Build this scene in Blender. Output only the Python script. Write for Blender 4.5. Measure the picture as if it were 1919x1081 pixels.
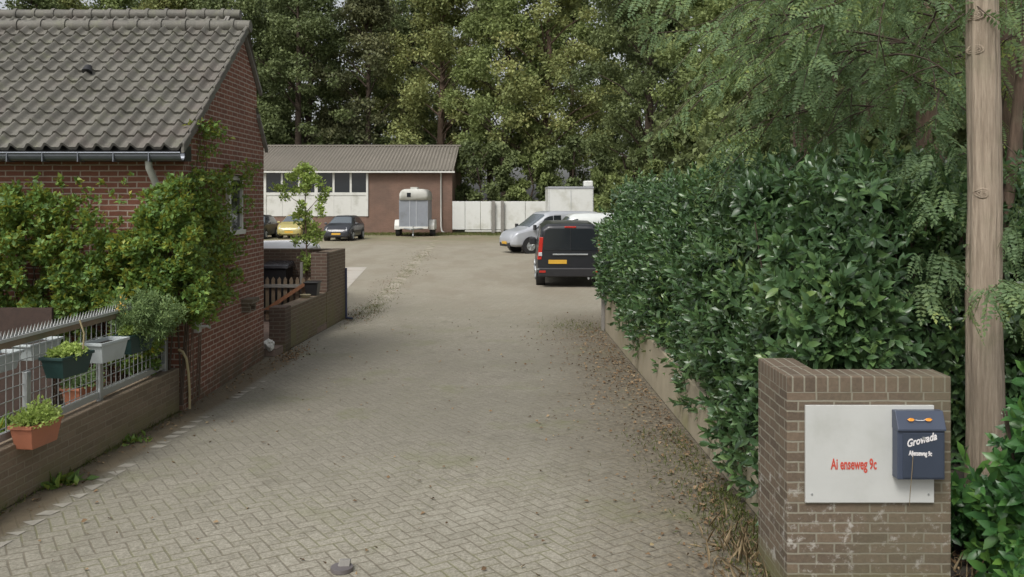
import bpy, bmesh, math, random
import numpy as np
from mathutils import Vector, Matrix, noise
R = math.radians
random.seed(7); rng = np.random.default_rng(7)
for o in list(bpy.data.objects): bpy.data.objects.remove(o)
SC = bpy.context.scene; COL = SC.collection

# ------------------------------------------------------------------ camera, world, sun, exposure
cam_d = bpy.data.cameras.new('camera'); cam = bpy.data.objects.new('camera', cam_d); COL.objects.link(cam)
cam.location = (0, 0, 2.5); cam.rotation_euler = (R(90), 0, 0)
cam_d.sensor_width = 36; cam_d.lens = 1662/1919*36
cam_d.shift_x = 0.0; cam_d.shift_y = -(540.5-370)/1919
cam_d.clip_start = .1; cam_d.clip_end = 2000
SC.camera = cam
SUN_EL, SUN_AZ = 52, 150      # degrees; azimuth of the light, from behind the camera to the left
w = bpy.data.worlds.new('World'); SC.world = w; w.use_nodes = True
wn = w.node_tree; wn.nodes.clear()
sky = wn.nodes.new('ShaderNodeTexSky'); sky.sky_type = 'NISHITA'; sky.sun_disc = False
sky.sun_elevation = R(SUN_EL); sky.sun_rotation = R(SUN_AZ + 60); sky.air_density = 1.0; sky.dust_density = 4.0; sky.ozone_density = 1.0
hs = wn.nodes.new('ShaderNodeHueSaturation'); hs.inputs['Saturation'].default_value = .22
bg = wn.nodes.new('ShaderNodeBackground'); bg.inputs[1].default_value = .125
wo = wn.nodes.new('ShaderNodeOutputWorld')
wn.links.new(sky.outputs[0], hs.inputs['Color']); wn.links.new(hs.outputs[0], bg.inputs[0]); wn.links.new(bg.outputs[0], wo.inputs[0])
sd = bpy.data.lights.new('sun', 'SUN'); sd.energy = 1.35; sd.angle = R(18); sd.color = (1, .96, .9)
sun = bpy.data.objects.new('sun', sd); COL.objects.link(sun)
sdir = Vector((-math.sin(R(210))*-1, -1.0, math.tan(R(SUN_EL))*1.1)).normalized()   # towards the sun: behind the camera, a little left
sun.rotation_euler = sdir.to_track_quat('Z', 'Y').to_euler()
SC.view_settings.view_transform = 'Standard'; SC.view_settings.look = 'None'
SC.view_settings.exposure = .40; SC.view_settings.gamma = 1

# ------------------------------------------------------------------ helpers
def px(x, y_or_none, Y):      # X at depth Y
    return (x-960)/1662*Y
def pz(y, Y): return 2.5-(y-370)/1662*Y

def tag(o, label=None, cat=None, group=None, kind=None):
    if label: o['label'] = label
    if cat: o['category'] = cat
    if group: o['group'] = group
    if kind: o['kind'] = kind
    return o
def empty(name, loc, label=None, cat=None, group=None, rz=0):
    o = bpy.data.objects.new(name, None); o.empty_display_size = .2
    COL.objects.link(o); o.location = loc; o.rotation_euler = (0, 0, rz)
    return tag(o, label, cat, group)
def link(name, me, mat, parent=None):
    o = bpy.data.objects.new(name, me); COL.objects.link(o)
    if mat is not None and not me.materials: me.materials.append(mat)
    if parent is not None: o.parent = parent
    return o
def copy_tree(o, parent=None):
    c = o.copy(); COL.objects.link(c)
    if parent is not None: c.parent = parent
    for ch in list(o.children): copy_tree(ch, c)
    return c

class MB:
    def __init__(s): s.v = []; s.f = []; s.sm = []
    def add(s, vs, fs, sm=False):
        b = len(s.v); s.v += [tuple(v) for v in vs]; s.f += [tuple(b+i for i in f) for f in fs]; s.sm += [sm]*len(fs); return s
    def box(s, x0, x1, y0, y1, z0, z1):
        x0, x1 = min(x0,x1), max(x0,x1); y0, y1 = min(y0,y1), max(y0,y1); z0, z1 = min(z0,z1), max(z0,z1)
        vs = [(x0,y0,z0),(x1,y0,z0),(x1,y1,z0),(x0,y1,z0),(x0,y0,z1),(x1,y0,z1),(x1,y1,z1),(x0,y1,z1)]
        return s.add(vs, [(0,3,2,1),(4,5,6,7),(0,1,5,4),(1,2,6,5),(2,3,7,6),(3,0,4,7)])
    def hexa(s, bot, top):      # two quads of points
        return s.add(list(bot)+list(top), [(0,3,2,1),(4,5,6,7),(0,1,5,4),(1,2,6,5),(2,3,7,6),(3,0,4,7)])
    def prism(s, poly, axis, a, b):   # poly 2d; axis the extruded axis
        n = len(poly)
        def P(p, t):
            return {'x': (t, p[0], p[1]), 'y': (p[0], t, p[1]), 'z': (p[0], p[1], t)}[axis]
        vs = [P(p, a) for p in poly]+[P(p, b) for p in poly]
        fs = [tuple(range(n))[::-1], tuple(range(n, 2*n))]+[(i, (i+1) % n, n+(i+1) % n, n+i) for i in range(n)]
        return s.add(vs, fs)
    def tube(s, pts, r, n=8, cap=True, sm=True):
        pts = [Vector(p) for p in pts]; m = len(pts)
        rr = r if isinstance(r, (list, tuple)) else [r]*m
        vs = []; up = Vector((0, 0, 1))
        prev = None
        for i, p in enumerate(pts):
            d = (pts[min(i+1, m-1)]-pts[max(i-1, 0)]).normalized()
            if prev is None:
                a = d.cross(up)
                if a.length < .1: a = d.cross(Vector((1, 0, 0)))
            else: a = prev-d*prev.dot(d)
            a.normalize(); b = d.cross(a); prev = a
            for k in range(n):
                t = 2*math.pi*k/n
                vs.append(p+(a*math.cos(t)+b*math.sin(t))*rr[i])
        fs = [(i*n+k, i*n+(k+1) % n, (i+1)*n+(k+1) % n, (i+1)*n+k) for i in range(m-1) for k in range(n)]
        s.add(vs, fs, sm)
        if cap: s.add([vs[k] for k in range(n)], [tuple(range(n))[::-1]]); s.add([vs[(m-1)*n+k] for k in range(n)], [tuple(range(n))])
        return s
    def cyl(s, c, axis, r, h, n=20):
        a = Vector(c); d = {'x': Vector((1,0,0)), 'y': Vector((0,1,0)), 'z': Vector((0,0,1))}[axis]
        s.tube([a-d*h/2, a+d*h/2], r, n, True, False)
        return s
    def build(s, name, mat, parent=None, bevel=0, loc=None):
        me = bpy.data.meshes.new(name); me.from_pydata(s.v, [], s.f)
        me.polygons.foreach_set('use_smooth', s.sm); me.update()
        o = link(name, me, mat, parent)
        if bevel:
            bm = bmesh.new(); bm.from_mesh(me); bmesh.ops.remove_doubles(bm, verts=bm.verts, dist=1e-5)
            bmesh.ops.recalc_face_normals(bm, faces=bm.faces)
            es = [e for e in bm.edges if len(e.link_faces) == 2 and e.calc_face_angle(0) > .6]
            bmesh.ops.bevel(bm, geom=es, offset=bevel, segments=2, affect='EDGES', profile=.5, clamp_overlap=True)
            bm.to_mesh(me); bm.free()
        if loc: o.location = loc
        return o

def np_mesh(name, V, F):      # F (n,k)
    me = bpy.data.meshes.new(name); V = np.asarray(V, dtype=np.float32); F = np.asarray(F, dtype=np.int32)
    n, k = F.shape
    me.vertices.add(len(V)); me.vertices.foreach_set('co', V.ravel())
    me.loops.add(n*k); me.loops.foreach_set('vertex_index', F.ravel())
    me.polygons.add(n); me.polygons.foreach_set('loop_start', np.arange(0, n*k, k, dtype=np.int32))
    me.polygons.foreach_set('loop_total', np.full(n, k, dtype=np.int32))
    me.update(calc_edges=True); return me

def unit(a): return a/np.maximum(np.linalg.norm(a, axis=-1, keepdims=True), 1e-9)
def leaf_cards(name, P, D, N, L, W, good=False, droop=.12):
    P = np.asarray(P); n = len(P); D = unit(D); S = unit(np.cross(D, N)); N = np.cross(S, D)
    L = np.broadcast_to(L, n)[:, None]; W = np.broadcast_to(W, n)[:, None]
    if not good:
        V = np.stack([P, P+D*L*.45+S*W/2+N*W*.18, P+D*L-N*L*droop, P+D*L*.45-S*W/2+N*W*.18], 1)
        F = np.array([[0,1,2],[0,2,3]])
    else:
        V = np.stack([P, P+D*L*.28+S*W*.42+N*W*.14, P+D*L*.68+S*W*.44+N*(W*.12-L*.05), P+D*L-N*L*droop*1.6,
                      P+D*L*.68-S*W*.44+N*(W*.12-L*.05), P+D*L*.28-S*W*.42+N*W*.14,
                      P+D*L*.28, P+D*L*.68-N*L*.06], 1)
        F = np.array([[0,1,6,6],[6,1,2,7],[7,2,3,3],[0,6,5,5],[6,7,4,5],[7,3,4,4]])
    m = V.shape[1]
    if good:
        tri = np.array([[0,1,6],[6,1,2],[6,2,7],[7,2,3],[0,6,5],[6,7,4],[6,4,5],[7,3,4]])
        F = tri
    A = (F[None]+(np.arange(n)*m)[:, None, None]).reshape(-1, 3)
    return np_mesh(name, V.reshape(-1, 3), A)
def rand_dirs(n, up=0.0):
    d = rng.normal(size=(n, 3)); d[:, 2] += up; return unit(d)
def frames(Z):                 # rotation matrices whose third column is Z, random twist
    n = len(Z); Z = unit(Z); a = unit(np.cross(Z, rng.normal(size=(n, 3)))); b = np.cross(Z, a)
    return np.stack([a, b, Z], 2)
def instance(proto, O, Rm, sc):   # proto: P,D,N,L,W arrays
    P, D, N, L, W = proto
    sc = np.broadcast_to(sc, len(O))
    Pw = np.einsum('nij,kj->nki', Rm, P)*sc[:, None, None]+O[:, None, :]
    Dw = np.einsum('nij,kj->nki', Rm, D); Nw = np.einsum('nij,kj->nki', Rm, N)
    return Pw.reshape(-1, 3), Dw.reshape(-1, 3), Nw.reshape(-1, 3), (L[None]*sc[:, None]).ravel(), (W[None]*sc[:, None]).ravel()
def proto_sprig(n=9, stem=.16, L=.104, W=.043):
    P, D, N, Ls = [], [], [], []
    for i in range(n):
        t = i/(n-1); az = i*2.4; el = R(15+60*t+random.uniform(-10, 10))
        d = Vector((math.cos(az)*math.cos(el), math.sin(az)*math.cos(el), math.sin(el)))
        nn = Vector((-math.cos(az)*math.sin(el), -math.sin(az)*math.sin(el), math.cos(el)))
        P.append((0, 0, stem*t)); D.append(d); N.append(nn); Ls.append(L*(1.05-.35*t)*random.uniform(.9, 1.1))
    Ls = np.array(Ls); return np.array(P), np.array([tuple(d) for d in D]), np.array([tuple(d) for d in N]), Ls, Ls*W/L
def proto_frond(pairs=9, length=.26, L=.050, W=.022):
    P, D, N, Ls, Ws = [], [], [], [], []
    P.append((0, 0, 0)); D.append((0, .1, 1)); N.append((0, 1, 0)); Ls.append(length); Ws.append(.004)
    for i in range(pairs):
        t = (i+1.2)/(pairs+.6); y = .1*length*t
        for sgn in (-1, 1):
            P.append((0, y, length*t)); D.append((sgn*.93, random.uniform(-.15, .1), .35)); N.append((random.uniform(-.15,.15), 1, 0)); k = math.sin(math.pi*min(1, .25+t*.6))
            Ls.append(L*k); Ws.append(W*(.6+.4*k))
    P.append((0, .1*length, length)); D.append((0, 0, 1)); N.append((0, 1, 0)); Ls.append(L*.8); Ws.append(W)
    return tuple(np.array(a, dtype=float) for a in (P, D, N, Ls, Ws))

# ------------------------------------------------------------------ materials
def new_mat(name):
    m = bpy.data.materials.new(name); m.use_nodes = True; nt = m.node_tree
    b = nt.nodes['Principled BSDF']; return m, nt, b
class NT:                       # tiny expression helper
    def __init__(s, nt): s.nt = nt
    def put(s, sock, v):
        if hasattr(v, 'is_output'): s.nt.links.new(v, sock)
        else: sock.default_value = v
    def m(s, op, a, b=0.0, c=None):
        n = s.nt.nodes.new('ShaderNodeMath'); n.operation = op; s.put(n.inputs[0], a); s.put(n.inputs[1], b)
        if c is not None: s.put(n.inputs[2], c)
        return n.outputs[0]
    def mix(s, f, a, b, blend='MIX'):
        n = s.nt.nodes.new('ShaderNodeMix'); n.data_type = 'RGBA'; n.blend_type = blend
        s.put(n.inputs[0], f); s.put(n.inputs[6], a if hasattr(a, 'is_output') else (*a, 1)); s.put(n.inputs[7], b if hasattr(b, 'is_output') else (*b, 1))
        return n.outputs[2]
    def noise(s, vec, scale, detail=4, rough=.55, w=None):
        n = s.nt.nodes.new('ShaderNodeTexNoise'); n.inputs['Scale'].default_value = scale; n.inputs['Detail'].default_value = detail
        n.inputs['Roughness'].default_value = rough
        if vec is not None: s.nt.links.new(vec, n.inputs['Vector'])
        return n.outputs['Fac']
    def ramp(s, v, a, b):       # smooth 0..1
        n = s.nt.nodes.new('ShaderNodeMapRange'); n.interpolation_type = 'SMOOTHSTEP'; s.put(n.inputs[0], v)
        n.inputs[1].default_value = a; n.inputs[2].default_value = b; return n.outputs[0]
    def comb(s, x, y, z):
        n = s.nt.nodes.new('ShaderNodeCombineXYZ'); s.put(n.inputs[0], x); s.put(n.inputs[1], y); s.put(n.inputs[2], z); return n.outputs[0]
    def sep(s, v):
        n = s.nt.nodes.new('ShaderNodeSeparateXYZ'); s.nt.links.new(v, n.inputs[0]); return n.outputs
    def geo(s): return s.nt.nodes.new('ShaderNodeNewGeometry').outputs
    def tc(s): return s.nt.nodes.new('ShaderNodeTexCoord').outputs
    def bump(s, b, h, strength=.5, dist=.01):
        n = s.nt.nodes.new('ShaderNodeBump'); n.inputs['Strength'].default_value = strength; n.inputs['Distance'].default_value = dist
        s.nt.links.new(h, n.inputs['Height']); s.nt.links.new(n.outputs[0], b.inputs['Normal'])

def plain(name, col, rough=.6, metal=0, var=.25, scale=6, bump=.15, spec=.5, dirt=None, dscale=1.5):
    m, nt, b = new_mat(name); e = NT(nt); t = e.tc()
    f = e.noise(t['Object'], scale, 5); f2 = e.noise(t['Object'], dscale, 6, .65)
    c = e.mix(f, tuple(x*(1-var) for x in col), tuple(min(1, x*(1+var)) for x in col))
    if dirt: c = e.mix(e.ramp(f2, .48, .72), c, dirt)
    nt.links.new(c, b.inputs['Base Color'])
    b.inputs['Metallic'].default_value = metal; b.inputs['Specular IOR Level'].default_value = spec
    nt.links.new(e.m('ADD', e.m('MULTIPLY', f, .2), rough-.1), b.inputs['Roughness'])
    if bump: e.bump(b, e.noise(t['Object'], scale*6, 4), bump, .005)
    return m
def leafmat(name, cols, rough=.5, transl=.25, spec=.4, patch=0.6, big=.5):
    m, nt, b = new_mat(name); e = NT(nt); g = e.geo(); t = e.tc()
    r = nt.nodes.new('ShaderNodeValToRGB'); r.color_ramp.interpolation = 'LINEAR'
    while len(r.color_ramp.elements) < len(cols): r.color_ramp.elements.new(.5)
    for i, (p, c) in enumerate(cols): r.color_ramp.elements[i].position = p; r.color_ramp.elements[i].color = (*c, 1)
    f = e.m('ADD', e.m('MULTIPLY', g['Random Per Island'], 1-big), e.m('MULTIPLY', e.ramp(e.noise(t['Object'], patch, 3), .3, .7), big))
    nt.links.new(f, r.inputs[0]); nt.links.new(r.outputs[0], b.inputs['Base Color'])
    b.inputs['Roughness'].default_value = rough; b.inputs['Specular IOR Level'].default_value = spec
    if transl:
        tr = nt.nodes.new('ShaderNodeBsdfTranslucent'); nt.links.new(e.mix(.5, r.outputs[0], tuple(cols[-1][1])), tr.inputs[0])
        mx = nt.nodes.new('ShaderNodeMixShader'); mx.inputs[0].default_value = transl
        nt.links.new(b.outputs[0], mx.inputs[1]); nt.links.new(tr.outputs[0], mx.inputs[2])
        nt.links.new(mx.outputs[0], nt.nodes['Material Output'].inputs[0])
    return m
def brickmat(name, c1, c2, mortar, bw=.22, rh=.0625, ms=.010, dirt=(.1, .09, .06), damt=.5, moss=None, mossz=.4, soldier=None, rough=.85, efflo=None, dscale=.9):
    m, nt, b = new_mat(name); e = NT(nt); g = e.geo()
    p = e.sep(g['Position']); nn = e.sep(g['True Normal'])
    fx = e.m('GREATER_THAN', e.m('ABSOLUTE', nn[0]), .6); fz = e.m('GREATER_THAN', e.m('ABSOLUTE', nn[2]), .6)
    U = e.m('ADD', e.m('MULTIPLY', p[0], e.m('SUBTRACT', 1, fx)), e.m('MULTIPLY', p[1], fx))
    V = e.m('ADD', e.m('MULTIPLY', p[2], e.m('SUBTRACT', 1, fz)), e.m('MULTIPLY', p[1], fz))
    pos = g['Position']
    wob = e.m('MULTIPLY', e.m('SUBTRACT', e.noise(pos, 7, 5, .7), .5), .014)
    def brick(bwid, rhei, U, V, off=.5):
        n = nt.nodes.new('ShaderNodeTexBrick'); n.offset = off; n.inputs['Scale'].default_value = 1
        n.inputs['Brick Width'].default_value = bwid; n.inputs['Row Height'].default_value = rhei
        n.inputs['Mortar Size'].default_value = ms/2; n.inputs['Mortar Smooth'].default_value = .15; n.inputs['Bias'].default_value = 0
        n.inputs['Color1'].default_value = (0, 0, 0, 1); n.inputs['Color2'].default_value = (1, 1, 1, 1); n.inputs['Mortar'].default_value = (.5, .5, .5, 1)
        nt.links.new(e.comb(U, V, 0), n.inputs[0]); return n.outputs
    bo = brick(bw, rh, e.m('ADD', U, wob), e.m('ADD', V, wob))
    col, fac = bo[0], bo[1]
    if soldier is not None:     # upright course above this height
        so = brick(rh*1.15, .3, U, e.m('ADD', V, -soldier+.3*20), 0)
        k = e.m('GREATER_THAN', p[2], soldier)
        col = e.mix(k, col, so[0]); mxf = nt.nodes.new('ShaderNodeMix'); e.put(mxf.inputs[0], k); e.put(mxf.inputs[2], fac); e.put(mxf.inputs[3], so[1]); fac = mxf.outputs[0]
    c = e.mix(col, c1, c2)
    c = e.mix(.55, c, e.mix(e.noise(pos, 45, 5, .7), tuple(x*.55 for x in c1), tuple(min(1, x*1.5) for x in c2)))
    mo = e.mix(e.noise(pos, 20, 3), tuple(x*.7 for x in mortar), mortar)
    c = e.mix(fac, c, mo)
    if efflo:
        c = e.mix(e.m('MULTIPLY', e.ramp(e.noise(pos, 9, 6, .75), .53, .66), e.m('SUBTRACT', 1, e.ramp(p[2], efflo-.05, efflo+.35))), c, (.42, .40, .36))
    d = e.ramp(e.noise(pos, dscale, 6, .7), .42, .68)
    c = e.mix(e.m('MULTIPLY', d, damt), c, dirt)
    if moss:
        k = e.m('MULTIPLY', e.m('SUBTRACT', 1, e.ramp(p[2], mossz*.2, mossz)), e.ramp(e.noise(pos, 2.5, 5), .3, .6))
        c = e.mix(e.m('MULTIPLY', k, .75), c, moss)
    nt.links.new(c, b.inputs['Base Color']); b.inputs['Roughness'].default_value = rough
    h = e.m('ADD', e.m('MULTIPLY', fac, -1), e.m('MULTIPLY', e.noise(pos, 60, 4), .35)); e.bump(b, h, .7, .006)
    return m

M = {}
M['brick_house'] = brickmat('house_brick', (.15, .058, .038), (.27, .110, .070), (.52, .43, .355), rh=.067, ms=.016, damt=.25, dirt=(.07, .035, .025), moss=(.10, .09, .055), mossz=.5)
M['brick_barn'] = brickmat('barn_brick', (.145, .08, .056), (.21, .122, .088), (.30, .23, .18), damt=.5, dirt=(.10, .075, .06), dscale=.5)
M['brick_old'] = brickmat('weathered_brick', (.045, .034, .025), (.175, .13, .09), (.28, .26, .20), ms=.012, damt=.5, dirt=(.125, .115, .07), moss=(.17, .17, .07), mossz=.25, soldier=1.3, efflo=.62)
M['brick_dark'] = brickmat('dark_brick', (.07, .045, .033), (.14, .088, .064), (.22, .19, .15), ms=.014, damt=.35, dirt=(.06, .05, .035), moss=(.12, .12, .05), mossz=.35)
M['brick_low'] = brickmat('low_wall_brick', (.11, .082, .057), (.25, .19, .135), (.30, .255, .185), ms=.014, damt=.35, dirt=(.20, .155, .095), moss=(.19, .17, .08), mossz=.3, dscale=2.6)
M['brick_green'] = brickmat('mossy_brick', (.11, .075, .052), (.21, .15, .105), (.31, .27, .2), ms=.014, damt=.3, dirt=(.16, .14, .08), moss=(.19, .175, .08), mossz=.8)
M['concrete'] = plain('old_concrete', (.36, .315, .225), .9, dirt=(.24, .23, .10), scale=4, bump=.4, dscale=.9)
M['white'] = plain('white_paint', (.62, .62, .58), .5, var=.06, dirt=(.45, .45, .4))
M['white_metal'] = plain('white_sheet_metal', (.66, .67, .64), .45, var=.05, dirt=(.5, .5, .44), dscale=.8)
M['grey_metal'] = plain('galvanised_metal', (.42, .44, .44), .45, .6, var=.15)
M['zinc'] = plain('zinc_gutter', (.17, .185, .21), .4, .5, var=.15)
M['pvc'] = plain('grey_pvc', (.42, .42, .39), .5, var=.15, dirt=(.25, .25, .2))
M['black_plastic'] = plain('black_plastic', (.02, .02, .022), .45, var=.1, bump=.05)
M['screen_glass'] = plain('reflective_windscreen', (.20, .23, .25), .12, .55, var=.08, bump=0)
M['rubber'] = plain('rubber', (.022, .022, .022), .85, var=.2)
M['glass'] = plain('dark_glass', (.02, .024, .028), .12, var=.1, bump=0, spec=.8)
M['wood'] = plain('weathered_wood', (.20, .15, .10), .85, var=.35, scale=12, bump=.4, dirt=(.13, .13, .08))
M['wood_orange'] = plain('brown_wood', (.22, .10, .05), .8, var=.3, scale=12, bump=.4)
M['wood_grey'] = plain('grey_wood_post', (.22, .21, .19), .9, var=.35, scale=12, bump=.4)
M['soil'] = plain('garden_soil', (.042, .034, .028), .95, var=.5, scale=9, bump=.8, dirt=(.07, .09, .03))
M['plate_yellow'] = plain('yellow_plate', (.62, .36, .04), .5, var=.08, bump=0)
M['terracotta'] = plain('terracotta_plastic', (.42, .16, .09), .6, var=.15, dirt=(.3, .14, .09))
M['dark_green_plastic'] = plain('dark_green_plastic', (.016, .045, .042), .5, var=.15)
M['pale_plastic'] = plain('pale_grey_plastic', (.42, .46, .46), .5, var=.1, dirt=(.3, .32, .3))
M['hose'] = plain('beige_hose', (.36, .30, .17), .5, var=.1)
M['red_glass'] = plain('red_lamp_glass', (.42, .03, .02), .25, var=.1, bump=0)
M['clear_lamp'] = plain('clear_lamp', (.5, .52, .54), .2, var=.1, bump=0)
M['mailbox'] = plain('blue_grey_enamel', (.052, .066, .10), .35, var=.12, bump=.03)
M['mailbox_door'] = plain('blue_grey_enamel_door', (.038, .05, .075), .4, var=.12, bump=.03)
M['red_paint'] = plain('red_lettering', (.50, .07, .045), .6, var=.25, scale=60, bump=0)
M['white_letter'] = plain('white_lettering', (.7, .68, .68), .5, var=.05, bump=0)
M['orange'] = plain('orange_mark', (.75, .30, .03), .5, var=.05, bump=0)
M['barkd'] = plain('dark_bark', (.075, .055, .04), .95, var=.45, scale=5, bump=.8)
def paint(name, c, rough=.28, metal=.0):
    m, nt, b = new_mat(name); b.inputs['Base Color'].default_value = (*c, 1); b.inputs['Roughness'].default_value = rough; b.inputs['Metallic'].default_value = metal
    b.inputs['Coat Weight'].default_value = .35 if rough < .5 else 0; b.inputs['Coat Roughness'].default_value = .12
    e = NT(nt); f = e.noise(e.tc()['Object'], 2.5, 5, .6)
    nt.links.new(e.mix(f, tuple(x*.82 for x in c), c), b.inputs['Base Color']); nt.links.new(e.m('ADD', e.m('MULTIPLY', f, .25), rough-.08), b.inputs['Roughness'])
    return m
def bark(name, c1, c2, stretch=.12, scale=26):
    m, nt, b = new_mat(name); e = NT(nt); g = e.tc(); p = e.sep(g['Object'])
    v = e.comb(p[0], p[1], e.m('MULTIPLY', p[2], stretch)); f = e.noise(v, scale, 6, .7); f2 = e.noise(g['Object'], 3, 4)
    c = e.mix(e.ramp(f, .3, .7), c1, c2); c = e.mix(e.m('MULTIPLY', e.ramp(f2, .5, .75), .4), c, (.16, .17, .10))
    nt.links.new(c, b.inputs['Base Color']); b.inputs['Roughness'].default_value = .92; e.bump(b, f, .9, .02); return m
M['bark_light'] = bark('light_bark', (.24, .19, .14), (.42, .345, .265), .06, 48)
M['bark_brown'] = bark('brown_bark', (.09, .06, .042), (.18, .125, .09))

# the ground paving: herringbone of clay pavers worked out from position
def pavingmat():
    m, nt, b = new_mat('herringbone_paving'); e = NT(nt); g = e.geo(); p = e.sep(g['Position'])
    c, s = math.cos(R(33)), math.sin(R(33)); k = 1/.105
    wobx = e.m('MULTIPLY', e.m('SUBTRACT', e.noise(g['Position'], 1.3, 2), .5), .05)
    u = e.m('MULTIPLY', e.m('ADD', wobx, e.m('ADD', e.m('MULTIPLY', p[0], c), e.m('MULTIPLY', p[1], s))), k)
    v = e.m('MULTIPLY', e.m('ADD', wobx, e.m('SUBTRACT', e.m('MULTIPLY', p[1], c), e.m('MULTIPLY', p[0], s))), k)
    i = e.m('FLOOR', u); j = e.m('FLOOR', v); fu = e.m('FRACT', u); fv = e.m('FRACT', v)
    q = e.m('FLOORED_MODULO', e.m('SUBTRACT', i, j), 4.0)
    def eq(n): return e.m('COMPARE', q, float(n), .3)
    q0, q1, q2, q3 = eq(0), eq(1), eq(2), eq(3)
    dl = e.m('ADD', fu, q1); dr = e.m('ADD', e.m('SUBTRACT', 1, fu), q0)
    db = e.m('ADD', fv, q2); dt = e.m('ADD', e.m('SUBTRACT', 1, fv), q3)
    d = e.m('MINIMUM', e.m('MINIMUM', dl, dr), e.m('MINIMUM', db, dt))
    jw = e.m('ADD', .0, e.m('MULTIPLY', e.noise(g['Position'], 14, 3), .065))
    jn = nt.nodes.new('ShaderNodeMapRange'); e.put(jn.inputs[0], d); e.put(jn.inputs[1], jw); e.put(jn.inputs[2], e.m('ADD', jw, .07)); joint = e.m('SUBTRACT', 1, jn.outputs[0])
    wn_ = nt.nodes.new('ShaderNodeTexWhiteNoise'); nt.links.new(e.comb(e.m('SUBTRACT', i, q1), e.m('SUBTRACT', j, q2), 0), wn_.inputs[0]); rid = wn_.outputs[0]
    pos = g['Position']
    col = e.mix(rid, (.235, .21, .165), (.34, .31, .252))
    col = e.mix(.62, col, e.mix(e.ramp(e.noise(pos, 42, 6, .85), .34, .66), (.135, .13, .095), (.45, .43, .36)))
    col = e.mix(e.m('MULTIPLY', e.ramp(e.noise(pos, 13, 4, .7), .5, .68), .45), col, (.155, .14, .11))
    big = e.ramp(e.noise(pos, .35, 5, .6), .35, .65)
    col = e.mix(e.m('MULTIPLY', big, .4), col, (.185, .175, .135))
    stain = e.ramp(e.noise(pos, 1.7, 7, .75), .56, .66); col = e.mix(e.m('MULTIPLY', stain, .4), col, (.12, .112, .085))
    lt = e.ramp(e.noise(e.comb(p[0], e.m('ADD', p[1], 40), 0), .9, 6, .7), .58, .7); col = e.mix(e.m('MULTIPLY', lt, .35), col, (.40, .385, .325))
    # the worn lane beyond the houses is dustier and lighter
    far = e.ramp(p[1], 13.0, 26.0)
    col = e.mix(e.m('MULTIPLY', far, .5), col, (.35, .315, .245))
    col = e.mix(e.m('MULTIPLY', far, e.m('MULTIPLY', e.ramp(e.noise(e.comb(e.m('MULTIPLY', p[0], .9), e.m('MULTIPLY', p[1], .3), 0), .8, 6, .7), .42, .62), .5)), col, (.235, .20, .15))
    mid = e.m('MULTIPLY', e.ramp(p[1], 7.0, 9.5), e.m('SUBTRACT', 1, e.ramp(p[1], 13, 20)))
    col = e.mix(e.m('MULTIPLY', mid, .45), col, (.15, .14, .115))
    jc = e.mix(e.ramp(e.noise(pos, 1.2, 4), .45, .6), (.12, .10, .07), (.14, .14, .06))
    col = e.mix(e.m('MULTIPLY', joint, e.m('SUBTRACT', .62, e.m('MULTIPLY', e.ramp(p[1], 5.8, 9.5), .34))), col, jc)
    nz = e.m('MULTIPLY', e.m('SUBTRACT', e.noise(pos, 1.1, 6, .65), .5), 1.6)
    # dirt along the right wall, moss in the middle, earth strip along the left wall
    rd = e.m('SUBTRACT', e.m('SUBTRACT', 2.05, e.m('MULTIPLY', p[1], .018)), p[0])       # metres from the right wall
    near = e.m('SUBTRACT', 1, e.ramp(p[1], 17, 21))
    kr = e.m('MULTIPLY', e.m('SUBTRACT', 1, e.ramp(e.m('ADD', rd, nz), .1, 1.9)), near)
    col = e.mix(e.m('MULTIPLY', kr, .85), col, e.mix(e.ramp(e.noise(pos, 16, 7, .8), .35, .65), (.06, .05, .036), (.20, .17, .12)))
    km = e.m('MULTIPLY', e.ramp(e.noise(pos, .8, 6, .7), .53, .7), e.m('SUBTRACT', 1, e.ramp(p[1], 14, 22)))
    col = e.mix(e.m('MULTIPLY', km, .45), col, (.155, .165, .075))
    ld = e.m('SUBTRACT', p[0], e.m('ADD', -4.44, e.m('MULTIPLY', p[1], .053)))         # metres from the left wall
    kl = e.m('MULTIPLY', e.m('SUBTRACT', 1, e.ramp(e.m('ADD', ld, e.m('MULTIPLY', nz, .12)), .26, .42)), e.m('SUBTRACT', 1, e.ramp(p[1], 13, 15)))
    col = e.mix(e.m('MULTIPLY', kl, .92), col, e.mix(e.noise(pos, 9, 6, .7), (.10, .08, .055), (.19, .155, .10)))
    sd_ = e.m('ABSOLUTE', e.m('ADD', e.m('ADD', p[0], 3.1), e.m('ADD', e.m('MULTIPLY', e.m('SUBTRACT', p[1], 19), .04), e.m('MULTIPLY', nz, .06))))
    ks = e.m('MULTIPLY', e.m('SUBTRACT', 1, e.ramp(sd_, .12, .26)), e.ramp(p[1], 17.5, 19.5))
    col = e.mix(e.m('MULTIPLY', ks, .55), col, e.mix(e.ramp(e.noise(pos, 1.4, 4), .42, .58), (.43, .39, .32), (.17, .16, .09)))
    # earth and grass near the barn
    kb = e.m('MULTIPLY', e.ramp(e.m('ADD', p[1], e.m('MULTIPLY', nz, 4)), 44, 56), .7)
    col = e.mix(kb, col, e.mix(e.ramp(e.noise(pos, .5, 5), .4, .6), (.22, .175, .11), (.15, .15, .06)))
    nt.links.new(col, b.inputs['Base Color']); b.inputs['Roughness'].default_value = .9; b.inputs['Specular IOR Level'].default_value = .3
    h = e.m('ADD', e.m('MULTIPLY', joint, e.m('MULTIPLY', e.m('SUBTRACT', 1, far), -1)), e.m('MULTIPLY', e.noise(pos, 55, 4), .4)); e.bump(b, h, .5, .006)
    return m
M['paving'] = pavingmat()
M['yard_slab'] = plain('concrete_slab', (.44, .41, .36), .9, var=.12, scale=2, dirt=(.36, .31, .25))
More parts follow.
